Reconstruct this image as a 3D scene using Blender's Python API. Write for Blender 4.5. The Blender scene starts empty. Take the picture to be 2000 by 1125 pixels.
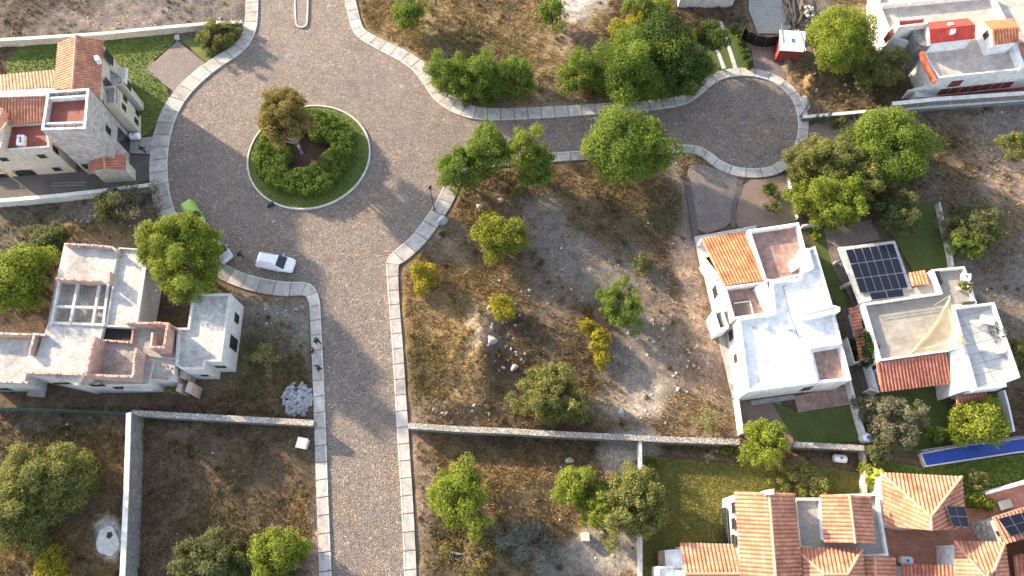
import bpy, bmesh, math, random
import numpy as np
from mathutils import Vector, Matrix
random.seed(7); RN = np.random.RandomState(11)
C = bpy.context.scene.collection
R = math.radians
# ---------------------------------------------------------------- camera geometry
PITCH = R(22.5); FPX = 1333.0; CH = 73.0
CAM = np.array([0., 0., CH])
def ray(x, y):
    return np.array([x-1000, FPX*math.sin(PITCH)+(562.5-y)*math.cos(PITCH), -FPX*math.cos(PITCH)+(562.5-y)*math.sin(PITCH)])
def P(x, y, z=0.0):
    d = ray(x, y); t = (z-CH)/d[2]; q = CAM+d*t
    return Vector((q[0], q[1], z))
def proj(X, Y, Z=0.0):
    v1 = Y; v2 = Z-CH
    up = v1*math.cos(PITCH)+v2*math.sin(PITCH); fw = v1*math.sin(PITCH)-v2*math.cos(PITCH)
    return 1000+FPX*X/fw, 562.5-FPX*up/fw
def ppm(px, py, z=0):                       # pixels per metre there
    a = P(px, py, z); return proj(a.x+1, a.y, z)[0]-proj(a.x, a.y, z)[0]
def onwall(A, B, px, py):                   # point of a vertical wall plane seen at a pixel
    d = ray(px, py); n = np.array([-(B[1]-A[1]), B[0]-A[0], 0.]); n /= np.linalg.norm(n)
    t = n.dot(np.array([A[0], A[1], 0.])-CAM)/n.dot(d); q = CAM+d*t
    if n.dot(CAM-q) < 0: n = -n
    return Vector(q), Vector(n)
# ---------------------------------------------------------------- materials
def nt(name):
    m = bpy.data.materials.new(name); m.use_nodes = True
    t = m.node_tree; b = t.nodes['Principled BSDF']; return m, t, b
def N(t, k, **kw):
    n = t.nodes.new(k)
    for a, v in kw.items():
        if a in n.inputs: n.inputs[a].default_value = v
        else: setattr(n, a, v)
    return n
def rgb(c): return (c[0], c[1], c[2], 1)
def noise(t, co, scale, detail=4, rough=.6):
    n = N(t, 'ShaderNodeTexNoise', Scale=scale, Detail=detail, Roughness=rough); t.links.new(co, n.inputs['Vector']); return n.outputs['Fac']
def ramp(t, fac, stops):
    r = N(t, 'ShaderNodeValToRGB'); e = r.color_ramp.elements
    while len(e) < len(stops): e.new(.5)
    for i, (p, c) in enumerate(stops): e[i].position = p; e[i].color = rgb(c)
    t.links.new(fac, r.inputs['Fac']); return r.outputs['Color']
def mix(t, a, b, fac, mode='MIX'):
    n = N(t, 'ShaderNodeMix', data_type='RGBA', blend_type=mode)
    for s, v in ((n.inputs['A'], a), (n.inputs['B'], b), (n.inputs['Factor'], fac)):
        if isinstance(v, (int, float)): s.default_value = v
        elif isinstance(v, (tuple, list)): s.default_value = rgb(v)
        else: t.links.new(v, s)
    return n.outputs['Result']
def bump(t, b, h, st, dist=.05):
    n = N(t, 'ShaderNodeBump', Strength=st, Distance=dist); t.links.new(h, n.inputs['Height']); t.links.new(n.outputs['Normal'], b.inputs['Normal'])
def coord(t): return N(t, 'ShaderNodeTexCoord').outputs['Object']
def rough_mat(name, c1, c2, c3=None, big=.35, small=4, rough=.9, bst=.4, stain=None, amt=.5):
    """mottled surface: two noise octaves between c1..c2, patches of stain"""
    m, t, b = nt(name); co = coord(t)
    f = noise(t, co, big, 6, .65); g = noise(t, co, small, 5, .7)
    c = ramp(t, f, [(.32, c1), (.68, c2)])
    c = mix(t, c, ramp(t, g, [(.3, (.62, .62, .62)), (.72, (1.25, 1.25, 1.25))]), .8, 'MULTIPLY')
    if stain:
        s = noise(t, co, big*2.3, 7, .72); s = ramp(t, s, [(.56, (0, 0, 0)), (.7, (amt, amt, amt))]); c = mix(t, c, stain, s)
    t.links.new(c, b.inputs['Base Color']); b.inputs['Roughness'].default_value = rough
    if bst: bump(t, b, g, bst, .04)
    return m
def plain(name, c, rough=.5, metal=0, spec=.5, coat=0):
    m, t, b = nt(name); co = coord(t); g = noise(t, co, 3, 4)
    t.links.new(mix(t, c, ramp(t, g, [(.3, (.86, .86, .86)), (.7, (1.08, 1.08, 1.08))]), 1., 'MULTIPLY'), b.inputs['Base Color'])
    b.inputs['Roughness'].default_value = rough; b.inputs['Metallic'].default_value = metal
    b.inputs['Specular IOR Level'].default_value = spec; b.inputs['Coat Weight'].default_value = coat; return m
def cobble(name, cols, scale, mortar, bst=.8, tint=None):
    m, t, b = nt(name); co = coord(t)
    w = N(t, 'ShaderNodeVectorMath', operation='ADD'); nz = N(t, 'ShaderNodeTexNoise', Scale=1.3, Detail=2); t.links.new(co, nz.inputs['Vector'])
    t.links.new(co, w.inputs[0]); t.links.new(nz.outputs['Color'], w.inputs[1])
    v = N(t, 'ShaderNodeTexVoronoi', Scale=scale); t.links.new(w.outputs[0], v.inputs['Vector'])
    e = N(t, 'ShaderNodeTexVoronoi', Scale=scale, feature='DISTANCE_TO_EDGE'); t.links.new(w.outputs[0], e.inputs['Vector'])
    sp = N(t, 'ShaderNodeSeparateColor'); t.links.new(v.outputs['Color'], sp.inputs[0])
    c = ramp(t, sp.outputs[0], [(i/(len(cols)-1), k) for i, k in enumerate(cols)])
    f = noise(t, co, .09, 5, .6)
    c = mix(t, c, ramp(t, f, tint or [(.32, (.78, .8, .84)), (.52, (1, 1, 1)), (.7, (1.16, 1.02, .9))]), 1., 'MULTIPLY')
    d = noise(t, co, .6, 6, .7); c = mix(t, c, ramp(t, d, [(.35, (.8, .8, .8)), (.7, (1.16, 1.16, 1.16))]), 1., 'MULTIPLY')
    q = noise(t, co, .22, 8, .75); c = mix(t, c, ramp(t, q, [(.36, (.68, .66, .65)), (.46, (1, 1, 1)), (.6, (1, 1, 1)), (.7, (1.18, 1.15, 1.1))]), .9, 'MULTIPLY')
    ed = ramp(t, e.outputs['Distance'], [(.03, (1, 1, 1)), (.14, (0, 0, 0))]); c = mix(t, c, mortar, ed)
    t.links.new(c, b.inputs['Base Color']); b.inputs['Roughness'].default_value = .85
    h = ramp(t, e.outputs['Distance'], [(0, (0, 0, 0)), (.3, (1, 1, 1))]); bump(t, b, h, bst, .06)
    return m
def attr_mat(name, attr='Col', rough=.95, trans=0, fine=None, bst=.5):
    m, t, b = nt(name); a = N(t, 'ShaderNodeAttribute', attribute_name=attr); c = a.outputs['Color']; co = coord(t)
    if fine:
        g = noise(t, co, fine[0], 6, .75); c = mix(t, c, ramp(t, g, [(.3, (fine[1],)*3), (.72, (fine[2],)*3)]), 1., 'MULTIPLY')
        g3 = noise(t, co, fine[0]*3.1, 3, .7); c = mix(t, c, ramp(t, g3, [(.35, (.72, .72, .72)), (.65, (1.28, 1.28, 1.28))]), .8 if bst > .3 else .3, 'MULTIPLY'); g2 = noise(t, co, fine[0]*.22, 5, .7); c = mix(t, c, ramp(t, g2, [(.35, (.7, .72, .78)), (.68, (1.28, 1.22, 1.12))]), 1., 'MULTIPLY')
        bump(t, b, g, bst, .12)
    t.links.new(c, b.inputs['Base Color']); b.inputs['Roughness'].default_value = rough; b.inputs['Specular IOR Level'].default_value = .15
    if trans:
        tr = N(t, 'ShaderNodeBsdfTranslucent'); t.links.new(c, tr.inputs['Color']); ms = N(t, 'ShaderNodeMixShader', Fac=trans)
        t.links.new(b.outputs[0], ms.inputs[1]); t.links.new(tr.outputs[0], ms.inputs[2]); t.links.new(ms.outputs[0], t.nodes['Material Output'].inputs[0])
    return m
def tile_mat(name, c1, c2, c3):
    m, t, b = nt(name); uv = N(t, 'ShaderNodeUVMap').outputs[0]
    fl = N(t, 'ShaderNodeVectorMath', operation='FLOOR'); t.links.new(uv, fl.inputs[0])
    wn = N(t, 'ShaderNodeTexWhiteNoise', noise_dimensions='2D'); t.links.new(fl.outputs[0], wn.inputs['Vector'])
    c = ramp(t, wn.outputs['Value'], [(0, c1), (.55, c2), (1, c3)])
    co = coord(t); g = noise(t, co, .5, 6, .7); c = mix(t, c, ramp(t, g, [(.3, (.52, .47, .45)), (.48, (.92, .9, .88)), (.66, (1.12, 1.1, 1.08))]), 1., 'MULTIPLY')
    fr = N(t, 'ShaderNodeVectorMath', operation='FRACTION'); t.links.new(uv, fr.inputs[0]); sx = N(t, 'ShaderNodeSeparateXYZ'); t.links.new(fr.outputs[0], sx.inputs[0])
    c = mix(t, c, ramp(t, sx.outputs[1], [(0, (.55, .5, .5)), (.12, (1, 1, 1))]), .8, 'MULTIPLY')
    c = mix(t, c, ramp(t, sx.outputs[0], [(0, (.58, .52, .5)), (.2, (1.05, 1.05, 1.05)), (.8, (1.05, 1.05, 1.05)), (1, (.58, .52, .5))]), .85, 'MULTIPLY')  # channel dirt, deepened in colour to paint the shade between ribs
    bump(t, b, sx.outputs[1], .6, .05)
    t.links.new(c, b.inputs['Base Color']); b.inputs['Roughness'].default_value = .85; return m
def brick_mat(name, c1, c2, mort, scale=1.0, bw=.5, rh=.25, ms=.02):
    m, t, b = nt(name); co = coord(t)
    g = N(t, 'ShaderNodeNewGeometry')   # brick rows follow height
    s = N(t, 'ShaderNodeSeparateXYZ'); t.links.new(co, s.inputs[0])
    ad = N(t, 'ShaderNodeMath', operation='ADD'); t.links.new(s.outputs[0], ad.inputs[0]); t.links.new(s.outputs[1], ad.inputs[1])
    cb = N(t, 'ShaderNodeCombineXYZ'); t.links.new(ad.outputs[0], cb.inputs[0]); t.links.new(s.outputs[2], cb.inputs[1])
    k = N(t, 'ShaderNodeTexBrick', Scale=scale, Color1=rgb(c1), Color2=rgb(c2), Mortar=rgb(mort)); k.inputs['Mortar Size'].default_value = ms
    k.inputs['Brick Width'].default_value = bw; k.inputs['Row Height'].default_value = rh; t.links.new(cb.outputs[0], k.inputs['Vector'])
    n = noise(t, co, 1.2, 6, .7); c = mix(t, k.outputs['Color'], ramp(t, n, [(.3, (.68, .68, .7)), (.7, (1.2, 1.2, 1.2))]), 1., 'MULTIPLY')
    t.links.new(c, b.inputs['Base Color']); b.inputs['Roughness'].default_value = .9; return m
def grid_mat(name, c1, c2, mort, w, h, ms=.03, rough=.8, ang=0, stain=None):
    m, t, b = nt(name); co = coord(t); mp = N(t, 'ShaderNodeMapping'); mp.inputs['Rotation'].default_value = (0, 0, ang); t.links.new(co, mp.inputs['Vector'])
    k = N(t, 'ShaderNodeTexBrick', Scale=1., Color1=rgb(c1), Color2=rgb(c2), Mortar=rgb(mort)); k.inputs['Mortar Size'].default_value = ms
    k.offset = 0; k.inputs['Brick Width'].default_value = w; k.inputs['Row Height'].default_value = h; t.links.new(mp.outputs[0], k.inputs['Vector'])
    n = noise(t, co, .8, 7, .7); c = mix(t, k.outputs['Color'], ramp(t, n, [(.3, (.7, .7, .72)), (.7, (1.2, 1.2, 1.18))]), 1., 'MULTIPLY')
    if stain:
        s = noise(t, co, .5, 7, .7); s = ramp(t, s, [(.55, (0, 0, 0)), (.68, (.7, .7, .7))]); c = mix(t, c, stain, s)
    t.links.new(c, b.inputs['Base Color']); b.inputs['Roughness'].default_value = rough; return m
M = {}
M['cobble'] = cobble('cobblestone', [(.15, .125, .115), (.3, .238, .195), (.36, .3, .25), (.25, .2, .17), (.47, .4, .33)], 5.4, (.13, .11, .10), .9)
M['slab'] = attr_mat('concrete_slabs', fine=(4, .8, 1.14), bst=.15, rough=.85)
M['kerb'] = rough_mat('kerb_concrete', (.5, .5, .48), (.62, .6, .57), small=3, bst=.2)
M['ground'] = attr_mat('dry_ground', fine=(3.2, .45, 1.5), bst=.9)
M['tuft'] = attr_mat('dry_grass_blades', trans=.25)
M['leaf'] = attr_mat('leaf', trans=.42, rough=.7)
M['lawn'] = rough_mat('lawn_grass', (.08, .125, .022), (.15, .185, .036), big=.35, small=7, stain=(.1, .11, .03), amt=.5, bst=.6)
M['lawn_dark'] = rough_mat('shaded_garden_grass', (.055, .085, .016), (.09, .12, .024), big=.6, small=7, bst=.6)  # darker copy of the lawn grass, deep shade put into its colour
M['lawn_dry'] = rough_mat('yellowing_grass', (.11, .12, .03), (.19, .17, .045), big=.16, small=6, stain=(.13, .07, .03), amt=.7, bst=.6)
M['bark'] = rough_mat('bark', (.09, .065, .045), (.16, .12, .09), big=2, small=12, bst=.8)
M['palebark'] = rough_mat('grey_bark', (.2, .17, .14), (.32, .28, .24), big=2, small=12, bst=.6)
M['cream'] = rough_mat('cream_plaster', (.5, .45, .37), (.58, .53, .45), small=2, bst=.1, stain=(.36, .31, .25), amt=.35)
M['white'] = rough_mat('white_plaster', (.74, .74, .74), (.84, .84, .83), small=1.5, bst=.08, stain=(.6, .6, .6), amt=.3)
M['whitewash'] = rough_mat('weathered_white_plaster', (.6, .59, .56), (.76, .75, .72), small=1.5, bst=.1, stain=(.4, .39, .37), amt=.5)
M['waterproof'] = rough_mat('white_roof_coating', (.8, .81, .83), (.86, .87, .88), small=1.2, bst=.05, stain=(.55, .56, .58), amt=.35)
M['stonetower'] = brick_mat('stone_block_wall', (.36, .32, .3), (.56, .52, .5), (.3, .27, .25), 1.0, .52, .2, .025)
M['stonewall'] = cobble('stone_masonry', [(.13, .13, .135), (.25, .245, .24), (.19, .185, .185), (.34, .33, .32)], 3.2, (.17, .165, .16), .9)
M['rubbletop'] = cobble('stone_wall_top', [(.3, .29, .28), (.55, .53, .5), (.42, .4, .38), (.66, .64, .6)], 4.5, (.2, .18, .16), .9)
M['brick'] = brick_mat('red_brick', (.38, .14, .09), (.5, .24, .17), (.46, .36, .31), 1., .34, .13, .03)
M['brickdust'] = brick_mat('dusty_brick', (.38, .18, .13), (.47, .28, .22), (.45, .38, .34), 1., .34, .13, .03)
M['brickcap'] = brick_mat('broken_brick_top', (.5, .17, .1), (.58, .3, .22), (.6, .55, .5), 1., .3, .3, .06)
M['rawslab'] = rough_mat('raw_concrete_roof', (.34, .335, .325), (.6, .59, .56), big=.4, small=2.4, bst=.25, stain=(.2, .2, .2), amt=.85)
M['rawwall'] = rough_mat('raw_plaster_wall', (.5, .5, .49), (.64, .63, .6), big=.5, small=3, bst=.3, stain=(.34, .32, .3), amt=.5)
M['dustfloor'] = rough_mat('dusty_concrete_floor', (.24, .22, .21), (.42, .39, .36), big=.7, small=4, bst=.3, stain=(.2, .13, .11), amt=.6)
M['beam'] = rough_mat('cast_concrete_beam', (.48, .48, .47), (.6, .6, .58), big=1, small=4, bst=.2)
M['concfloor'] = rough_mat('grey_concrete_floor', (.27, .27, .26), (.38, .37, .35), big=.3, small=3, bst=.15, stain=(.19, .18, .17), amt=.5)
M['terrace'] = grid_mat('terrace_paving', (.3, .28, .25), (.37, .345, .31), (.26, .24, .22), 1.4, .7, .015, ang=-.2)
M['slabroof'] = grid_mat('slab_roof', (.42, .43, .44), (.5, .5, .5), (.24, .24, .24), 2.3, 1.05, .035, ang=-.25, stain=(.3, .3, .3))
M['gravelroof'] = grid_mat('gravel_roof', (.46, .41, .36), (.54, .48, .42), (.4, .36, .32), .45, .45, .02, stain=(.22, .2, .19))
M['redfloor'] = grid_mat('oxide_red_floor', (.2, .055, .04), (.25, .075, .055), (.17, .06, .05), .6, .6, .015)
M['redtile'] = grid_mat('clay_floor_tile', (.27, .15, .125), (.4, .26, .22), (.27, .2, .18), .42, .42, .03, ang=-.2, stain=(.4, .33, .3))
M['redyard'] = grid_mat('red_yard_paving', (.42, .19, .13), (.48, .23, .155), (.36, .17, .12), .7, .35, .02, stain=(.32, .13, .09))
M['redpaint'] = rough_mat('red_roof_paint', (.47, .045, .03), (.55, .07, .045), small=1.5, bst=.05)
M['orangepaint'] = rough_mat('orange_parapet_paint', (.62, .14, .06), (.7, .2, .09), small=2, bst=.05)
M['darkred'] = rough_mat('dark_red_boards', (.2, .03, .025), (.28, .05, .04), small=3, bst=.2)
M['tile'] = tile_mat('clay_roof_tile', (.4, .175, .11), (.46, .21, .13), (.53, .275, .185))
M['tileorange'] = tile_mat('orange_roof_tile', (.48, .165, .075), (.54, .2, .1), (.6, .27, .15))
M['tilecap'] = rough_mat('ridge_tile', (.55, .26, .17), (.66, .36, .26), small=5, bst=.3)
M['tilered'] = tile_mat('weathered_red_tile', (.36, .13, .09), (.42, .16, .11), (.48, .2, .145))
M['glass'] = plain('dark_window_glass', (.025, .03, .038), .12, spec=.6)
M['frame'] = plain('dark_window_frame', (.06, .05, .045), .5)
M['iron'] = plain('black_iron', (.02, .02, .022), .5, .3)
M['rust'] = plain('rusty_steel', (.12, .07, .05), .7)
M['steel'] = plain('galvanised_steel', (.45, .46, .47), .4, .6)
M['solar'] = None
M['carwhite'] = plain('white_car_paint', (.8, .81, .83), .25, coat=.6)
M['carsilver'] = plain('pale_silver_car_paint', (.62, .65, .68), .3, .2, coat=.6)
M['cargreen'] = plain('lime_green_car_paint', (.3, .52, .06), .3, coat=.6)
M['rubber'] = plain('tyre_rubber', (.02, .02, .02), .8)
M['rim'] = plain('wheel_rim', (.45, .46, .48), .35, .7)
M['lamp'] = plain('clear_lamp', (.75, .76, .78), .15)
M['redlamp'] = plain('red_lamp', (.4, .02, .02), .2)
M['greymetal'] = plain('grey_metal', (.22, .22, .23), .5, .4)
M['plastic'] = plain('white_plastic', (.78, .8, .83), .35)
M['bluemark'] = plain('blue_sticker', (.04, .15, .5), .4)
M['wood'] = rough_mat('weathered_timber', (.16, .12, .09), (.3, .24, .18), big=1.5, small=9, bst=.4)
M['sail'] = rough_mat('cream_sail_cloth', (.84, .71, .49), (.88, .76, .56), small=1, bst=.03)
def sailmat():
    m = M['sail']; t = m.node_tree; b = t.nodes['Principled BSDF']; tr = N(t, 'ShaderNodeBsdfTranslucent', Color=(.93, .83, .6, 1)); ms = N(t, 'ShaderNodeMixShader', Fac=.45)
    t.links.new(b.outputs[0], ms.inputs[1]); t.links.new(tr.outputs[0], ms.inputs[2]); t.links.new(ms.outputs[0], t.nodes['Material Output'].inputs[0])
sailmat()
M['mesh'] = plain('black_shade_mesh', (.012, .012, .014), .9)
M['greenmesh'] = plain('green_fence_mesh', (.05, .12, .1), .8)
M['poolblue'] = rough_mat('blue_pool_tile', (.015, .05, .3), (.03, .085, .42), small=5, bst=.1)
M['stone'] = rough_mat('boulder_stone', (.34, .32, .31), (.52, .49, .46), big=1.2, small=6, bst=.8, stain=(.2, .17, .15), amt=.6)
M['greystone'] = rough_mat('grey_quarry_stone', (.26, .27, .3), (.44, .45, .49), big=1.2, small=6, bst=.7)
M['marble'] = cobble('crazy_marble_wall', [(.5, .42, .33), (.62, .56, .48), (.68, .66, .62), (.42, .34, .27)], 2.2, (.3, .27, .24), .4)
M['pavers'] = cobble('paver_drive', [(.21, .17, .15), (.29, .24, .215), (.24, .2, .18), (.33, .28, .245)], 6, (.14, .12, .115), .5)
M['sandy'] = rough_mat('sandy_gravel', (.16, .12, .1), (.24, .18, .15), big=.4, small=9, bst=.5)
M['soil'] = rough_mat('mulch_soil', (.07, .035, .03), (.12, .065, .05), big=.8, small=8, bst=.7)
M['darkyard'] = rough_mat('dark_gravel_yard', (.085, .075, .07), (.14, .125, .115), big=.5, small=8, bst=.6)
M['skin'] = plain('skin', (.42, .25, .17), .6); M['hair'] = plain('black_hair', (.015, .012, .01), .6)
M['black'] = plain('black_cloth', (.018, .018, .02), .9); M['jeans'] = plain('dark_trousers', (.03, .035, .05), .9); M['tan'] = plain('tan_cloth', (.4, .28, .2), .9)
def solar_mat():
    m, t, b = nt('solar_cells'); uv = N(t, 'ShaderNodeUVMap').outputs[0]
    k = N(t, 'ShaderNodeTexBrick', Scale=1., Color1=(.006, .008, .022, 1), Color2=(.009, .012, .03, 1), Mortar=(.04, .05, .075, 1))
    k.offset = 0; k.inputs['Mortar Size'].default_value = .05; k.inputs['Brick Width'].default_value = 1; k.inputs['Row Height'].default_value = 1
    t.links.new(uv, k.inputs['Vector']); t.links.new(k.outputs['Color'], b.inputs['Base Color']); b.inputs['Roughness'].default_value = .4; b.inputs['Specular IOR Level'].default_value = .12; return m
M['solar'] = solar_mat()
# ---------------------------------------------------------------- objects
def link(name, me, mats, parent=None, loc=None):
    o = bpy.data.objects.new(name, me); C.objects.link(o)
    for m in (mats if isinstance(mats, (list, tuple)) else [mats]): me.materials.append(M[m] if isinstance(m, str) else m)
    if parent: o.parent = parent
    if loc is not None: o.location = loc
    return o
class MB:
    def __init__(s, org=(0, 0, 0)): s.v = []; s.f = []; s.mi = []; s.uv = []; s.cols = None; s.o = Vector(org)
    def add(s, vs, fs, mi=0, uv=None):
        b = len(s.v); s.v += [tuple(Vector(v)-s.o) for v in vs]
        for k, f in enumerate(fs):
            s.f.append(tuple(b+i for i in f)); s.mi.append(mi)
            s.uv.append([uv[i] for i in f] if uv else [(0, 0)]*len(f))
    def box(s, c, sz, rz=0, mi=0, ax=None):
        x, y, z = (k/2 for k in sz); ca, sa = math.cos(rz), math.sin(rz); vs = []
        for i in (-1, 1):
            for j in (-1, 1):
                for k in (-1, 1): vs.append((c[0]+i*x*ca-j*y*sa, c[1]+i*x*sa+j*y*ca, c[2]+k*z))
        s.add(vs, [(0, 1, 3, 2), (4, 6, 7, 5), (0, 4, 5, 1), (2, 3, 7, 6), (0, 2, 6, 4), (1, 5, 7, 3)], mi)
    def prism(s, poly, z0, z1, mi=0, mtop=None):
        n = len(poly); a = sum(poly[i][0]*poly[(i+1) % n][1]-poly[(i+1) % n][0]*poly[i][1] for i in range(n))
        if a < 0: poly = poly[::-1]
        z1s = z1 if isinstance(z1, (list, tuple)) else [z1]*n
        s.add([(p[0], p[1], z0) for p in poly]+[(p[0], p[1], z1s[i]) for i, p in enumerate(poly)], [(i, (i+1) % n, n+(i+1) % n, n+i) for i in range(n)]+[tuple(range(n))[::-1]], mi)
        s.add([(p[0], p[1], z1s[i]) for i, p in enumerate(poly)], [tuple(range(n))], mi if mtop is None else mtop)
    def bar(s, a, b, r, n=6, mi=0, r2=None):
        a = Vector(a); b = Vector(b); d = (b-a).normalized(); u = d.orthogonal().normalized(); w = d.cross(u); r2 = r if r2 is None else r2
        vs = [a+(u*math.cos(6.2832*i/n)+w*math.sin(6.2832*i/n))*r for i in range(n)]+[b+(u*math.cos(6.2832*i/n)+w*math.sin(6.2832*i/n))*r2 for i in range(n)]
        s.add(vs, [(i, (i+1) % n, n+(i+1) % n, n+i) for i in range(n)]+[tuple(range(n))[::-1], tuple(range(n, 2*n))], mi)
    def obj(s, name, mats, parent=None, smooth=False, bevel=0):
        me = bpy.data.meshes.new(name); me.from_pydata(s.v, [], s.f); me.polygons.foreach_set('material_index', s.mi)
        if any(any(u != (0, 0) for u in q) for q in s.uv):
            l = me.uv_layers.new(name='UVMap'); l.data.foreach_set('uv', [c for q in s.uv for u in q for c in u])
        if smooth: me.polygons.foreach_set('use_smooth', [True]*len(s.f))
        me.update(); o = link(name, me, mats, parent)
        if not parent: o.location = s.o
        if bevel:
            b = o.modifiers.new('edge', 'BEVEL'); b.width = bevel; b.segments = 2; b.limit_method = 'ANGLE'
        return o
def tag(o, label=None, cat=None, group=None, kind=None):
    if label: o['label'] = label
    if cat: o['category'] = cat
    if group: o['group'] = group
    if kind: o['kind'] = kind
    return o
def thing(name, loc, label, cat, group=None, rz=0):
    o = bpy.data.objects.new(name, None); C.objects.link(o); o.location = loc; o.rotation_euler.z = rz; o.empty_display_size = .5
    return tag(o, label, cat, group)
def copy_tree(o, parent=None):
    c = o.copy(); C.objects.link(c)
    if parent: c.parent = parent
    for k in o.children: copy_tree(k, c)
    return c
def fastmesh(name, V, k, cols=None, mats='leaf', parent=None, smooth=False):
    """V: (n,k,3) separate k-gons"""
    n = len(V); me = bpy.data.meshes.new(name); me.vertices.add(n*k); me.vertices.foreach_set('co', V.reshape(-1).astype(np.float32))
    me.loops.add(n*k); me.loops.foreach_set('vertex_index', np.arange(n*k, dtype=np.int32)); me.polygons.add(n)
    me.polygons.foreach_set('loop_start', np.arange(0, n*k, k, dtype=np.int32)); me.update(calc_edges=True)
    if cols is not None:
        a = me.color_attributes.new('Col', 'FLOAT_COLOR', 'POINT'); c = np.ones((n, k, 4), np.float32); c[:, :, :3] = cols[:, None, :]; a.data.foreach_set('color', c.reshape(-1))
    return link(name, me, mats, parent)
def vnoise(x, y, s, seed=0):
    x = np.asarray(x)/s+seed*17.3+500; y = np.asarray(y)/s+seed*9.1+500; xi = np.floor(x).astype(int); yi = np.floor(y).astype(int); fx = x-xi; fy = y-yi
    fx = fx*fx*(3-2*fx); fy = fy*fy*(3-2*fy)
    def h(i, j):
        n = (i*374761393+j*668265263+seed*1274126177) & 0x7fffffff; n = ((n ^ (n >> 13))*1274126177) & 0x7fffffff; return ((n ^ (n >> 16)) & 0xffff)/65535.
    return (h(xi, yi)*(1-fx)+h(xi+1, yi)*fx)*(1-fy)+(h(xi, yi+1)*(1-fx)+h(xi+1, yi+1)*fx)*fy
def fbm(x, y, s, seed=0, o=4):
    r = 0; a = .5; t = 0
    for i in range(o): r = r+a*vnoise(x, y, s/2**i, seed+i); t += a; a *= .55
    return r/t
def inpoly(px, py, poly):
    r = np.zeros(px.shape, bool); n = len(poly)
    for i in range(n):
        x1, y1 = poly[i][:2]; x2, y2 = poly[(i+1) % n][:2]
        if y1 == y2: continue
        c = ((y1 > py) != (y2 > py)) & (px < (x2-x1)*(py-y1)/(y2-y1)+x1); r ^= c
    return r
def chaikin(p, k=1, closed=False):
    for _ in range(k):
        q = [] if closed else [p[0]]; n = len(p)
        for i in range(n if closed else n-1):
            a, b = Vector(p[i]), Vector(p[(i+1) % n]); q += [tuple(a*.75+b*.25), tuple(a*.25+b*.75)]
        if not closed: q.append(p[-1])
        p = q
    return p
def W(pts, z=0): return [P(x, y, z) for x, y in pts]
# ---------------------------------------------------------------- road, sidewalks
WE = [(505,-120),(505,0),(504,40),(500,62),(490,85),(468,108),(432,130),(397,158),(366,190),(344,228),(332,270),(327,310),(328,350),(333,385),(345,420),(365,455),(395,487),(430,511),(465,530),(510,544),(560,552),(607,551),(625,576),(628,640),(632,720),(637,840),(641,960),(648,1125),(652,1230)]
WW = [1.75]*6+[1.95,2.1,2.2,2.2,2.2,2.2,2.2,2.1,2,1.9,1.9,1.8,1.8,1.8,1.75,1.6,1.25]+[1.2]*6
EE = [(794,1230),(790,1125),(785,1000),(778,880),(772,780),(767,690),(760,600),(756,545),(753,507),(775,488),(800,466),(822,440),(840,413),(856,388),(868,360),(885,335),(910,318),(950,310),(1000,306),(1075,299),(1145,295),(1220,290),(1300,284),(1345,283),(1370,288),(1390,300),(1412,318),(1440,328),(1480,331),(1512,324),(1540,303),(1556,275),(1560,240),(1553,205),(1535,178),(1505,158),(1465,148),(1425,150),(1398,160),(1372,182),(1350,200),(1325,208),(1280,215),(1200,221),(1100,229),(1000,235),(940,236),(900,228),(870,213),(845,193),(830,168),(812,142),(785,122),(750,104),(715,85),(693,68),(684,50),(678,20),(672,0),(672,-120)]
EW = [1.2]*7+[1.3,1.6]+[1.9]*6+[1.6,1.5]+[1.3]*5+[1.15,1.2,1.2,1.25]+[1.3]*15+[1.5]*2+[1.6,1.7,1.8,1.9,2,2,2,2,2,1.9,1.8,1.6,1.5]
EW = (EW+[1.5]*80)[:len(EE)]
road_px = WE+EE
mb = MB(); mb.add([(v.x, v.y, 0) for v in W(chaikin(road_px, 1, True))], [tuple(range(2*len(road_px)))]); rd = mb.obj('road', 'cobble'); tag(rd, kind='structure')
bm = bmesh.new(); bm.from_mesh(rd.data); bmesh.ops.triangulate(bm, faces=bm.faces); bm.to_mesh(rd.data); bm.free()
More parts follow.
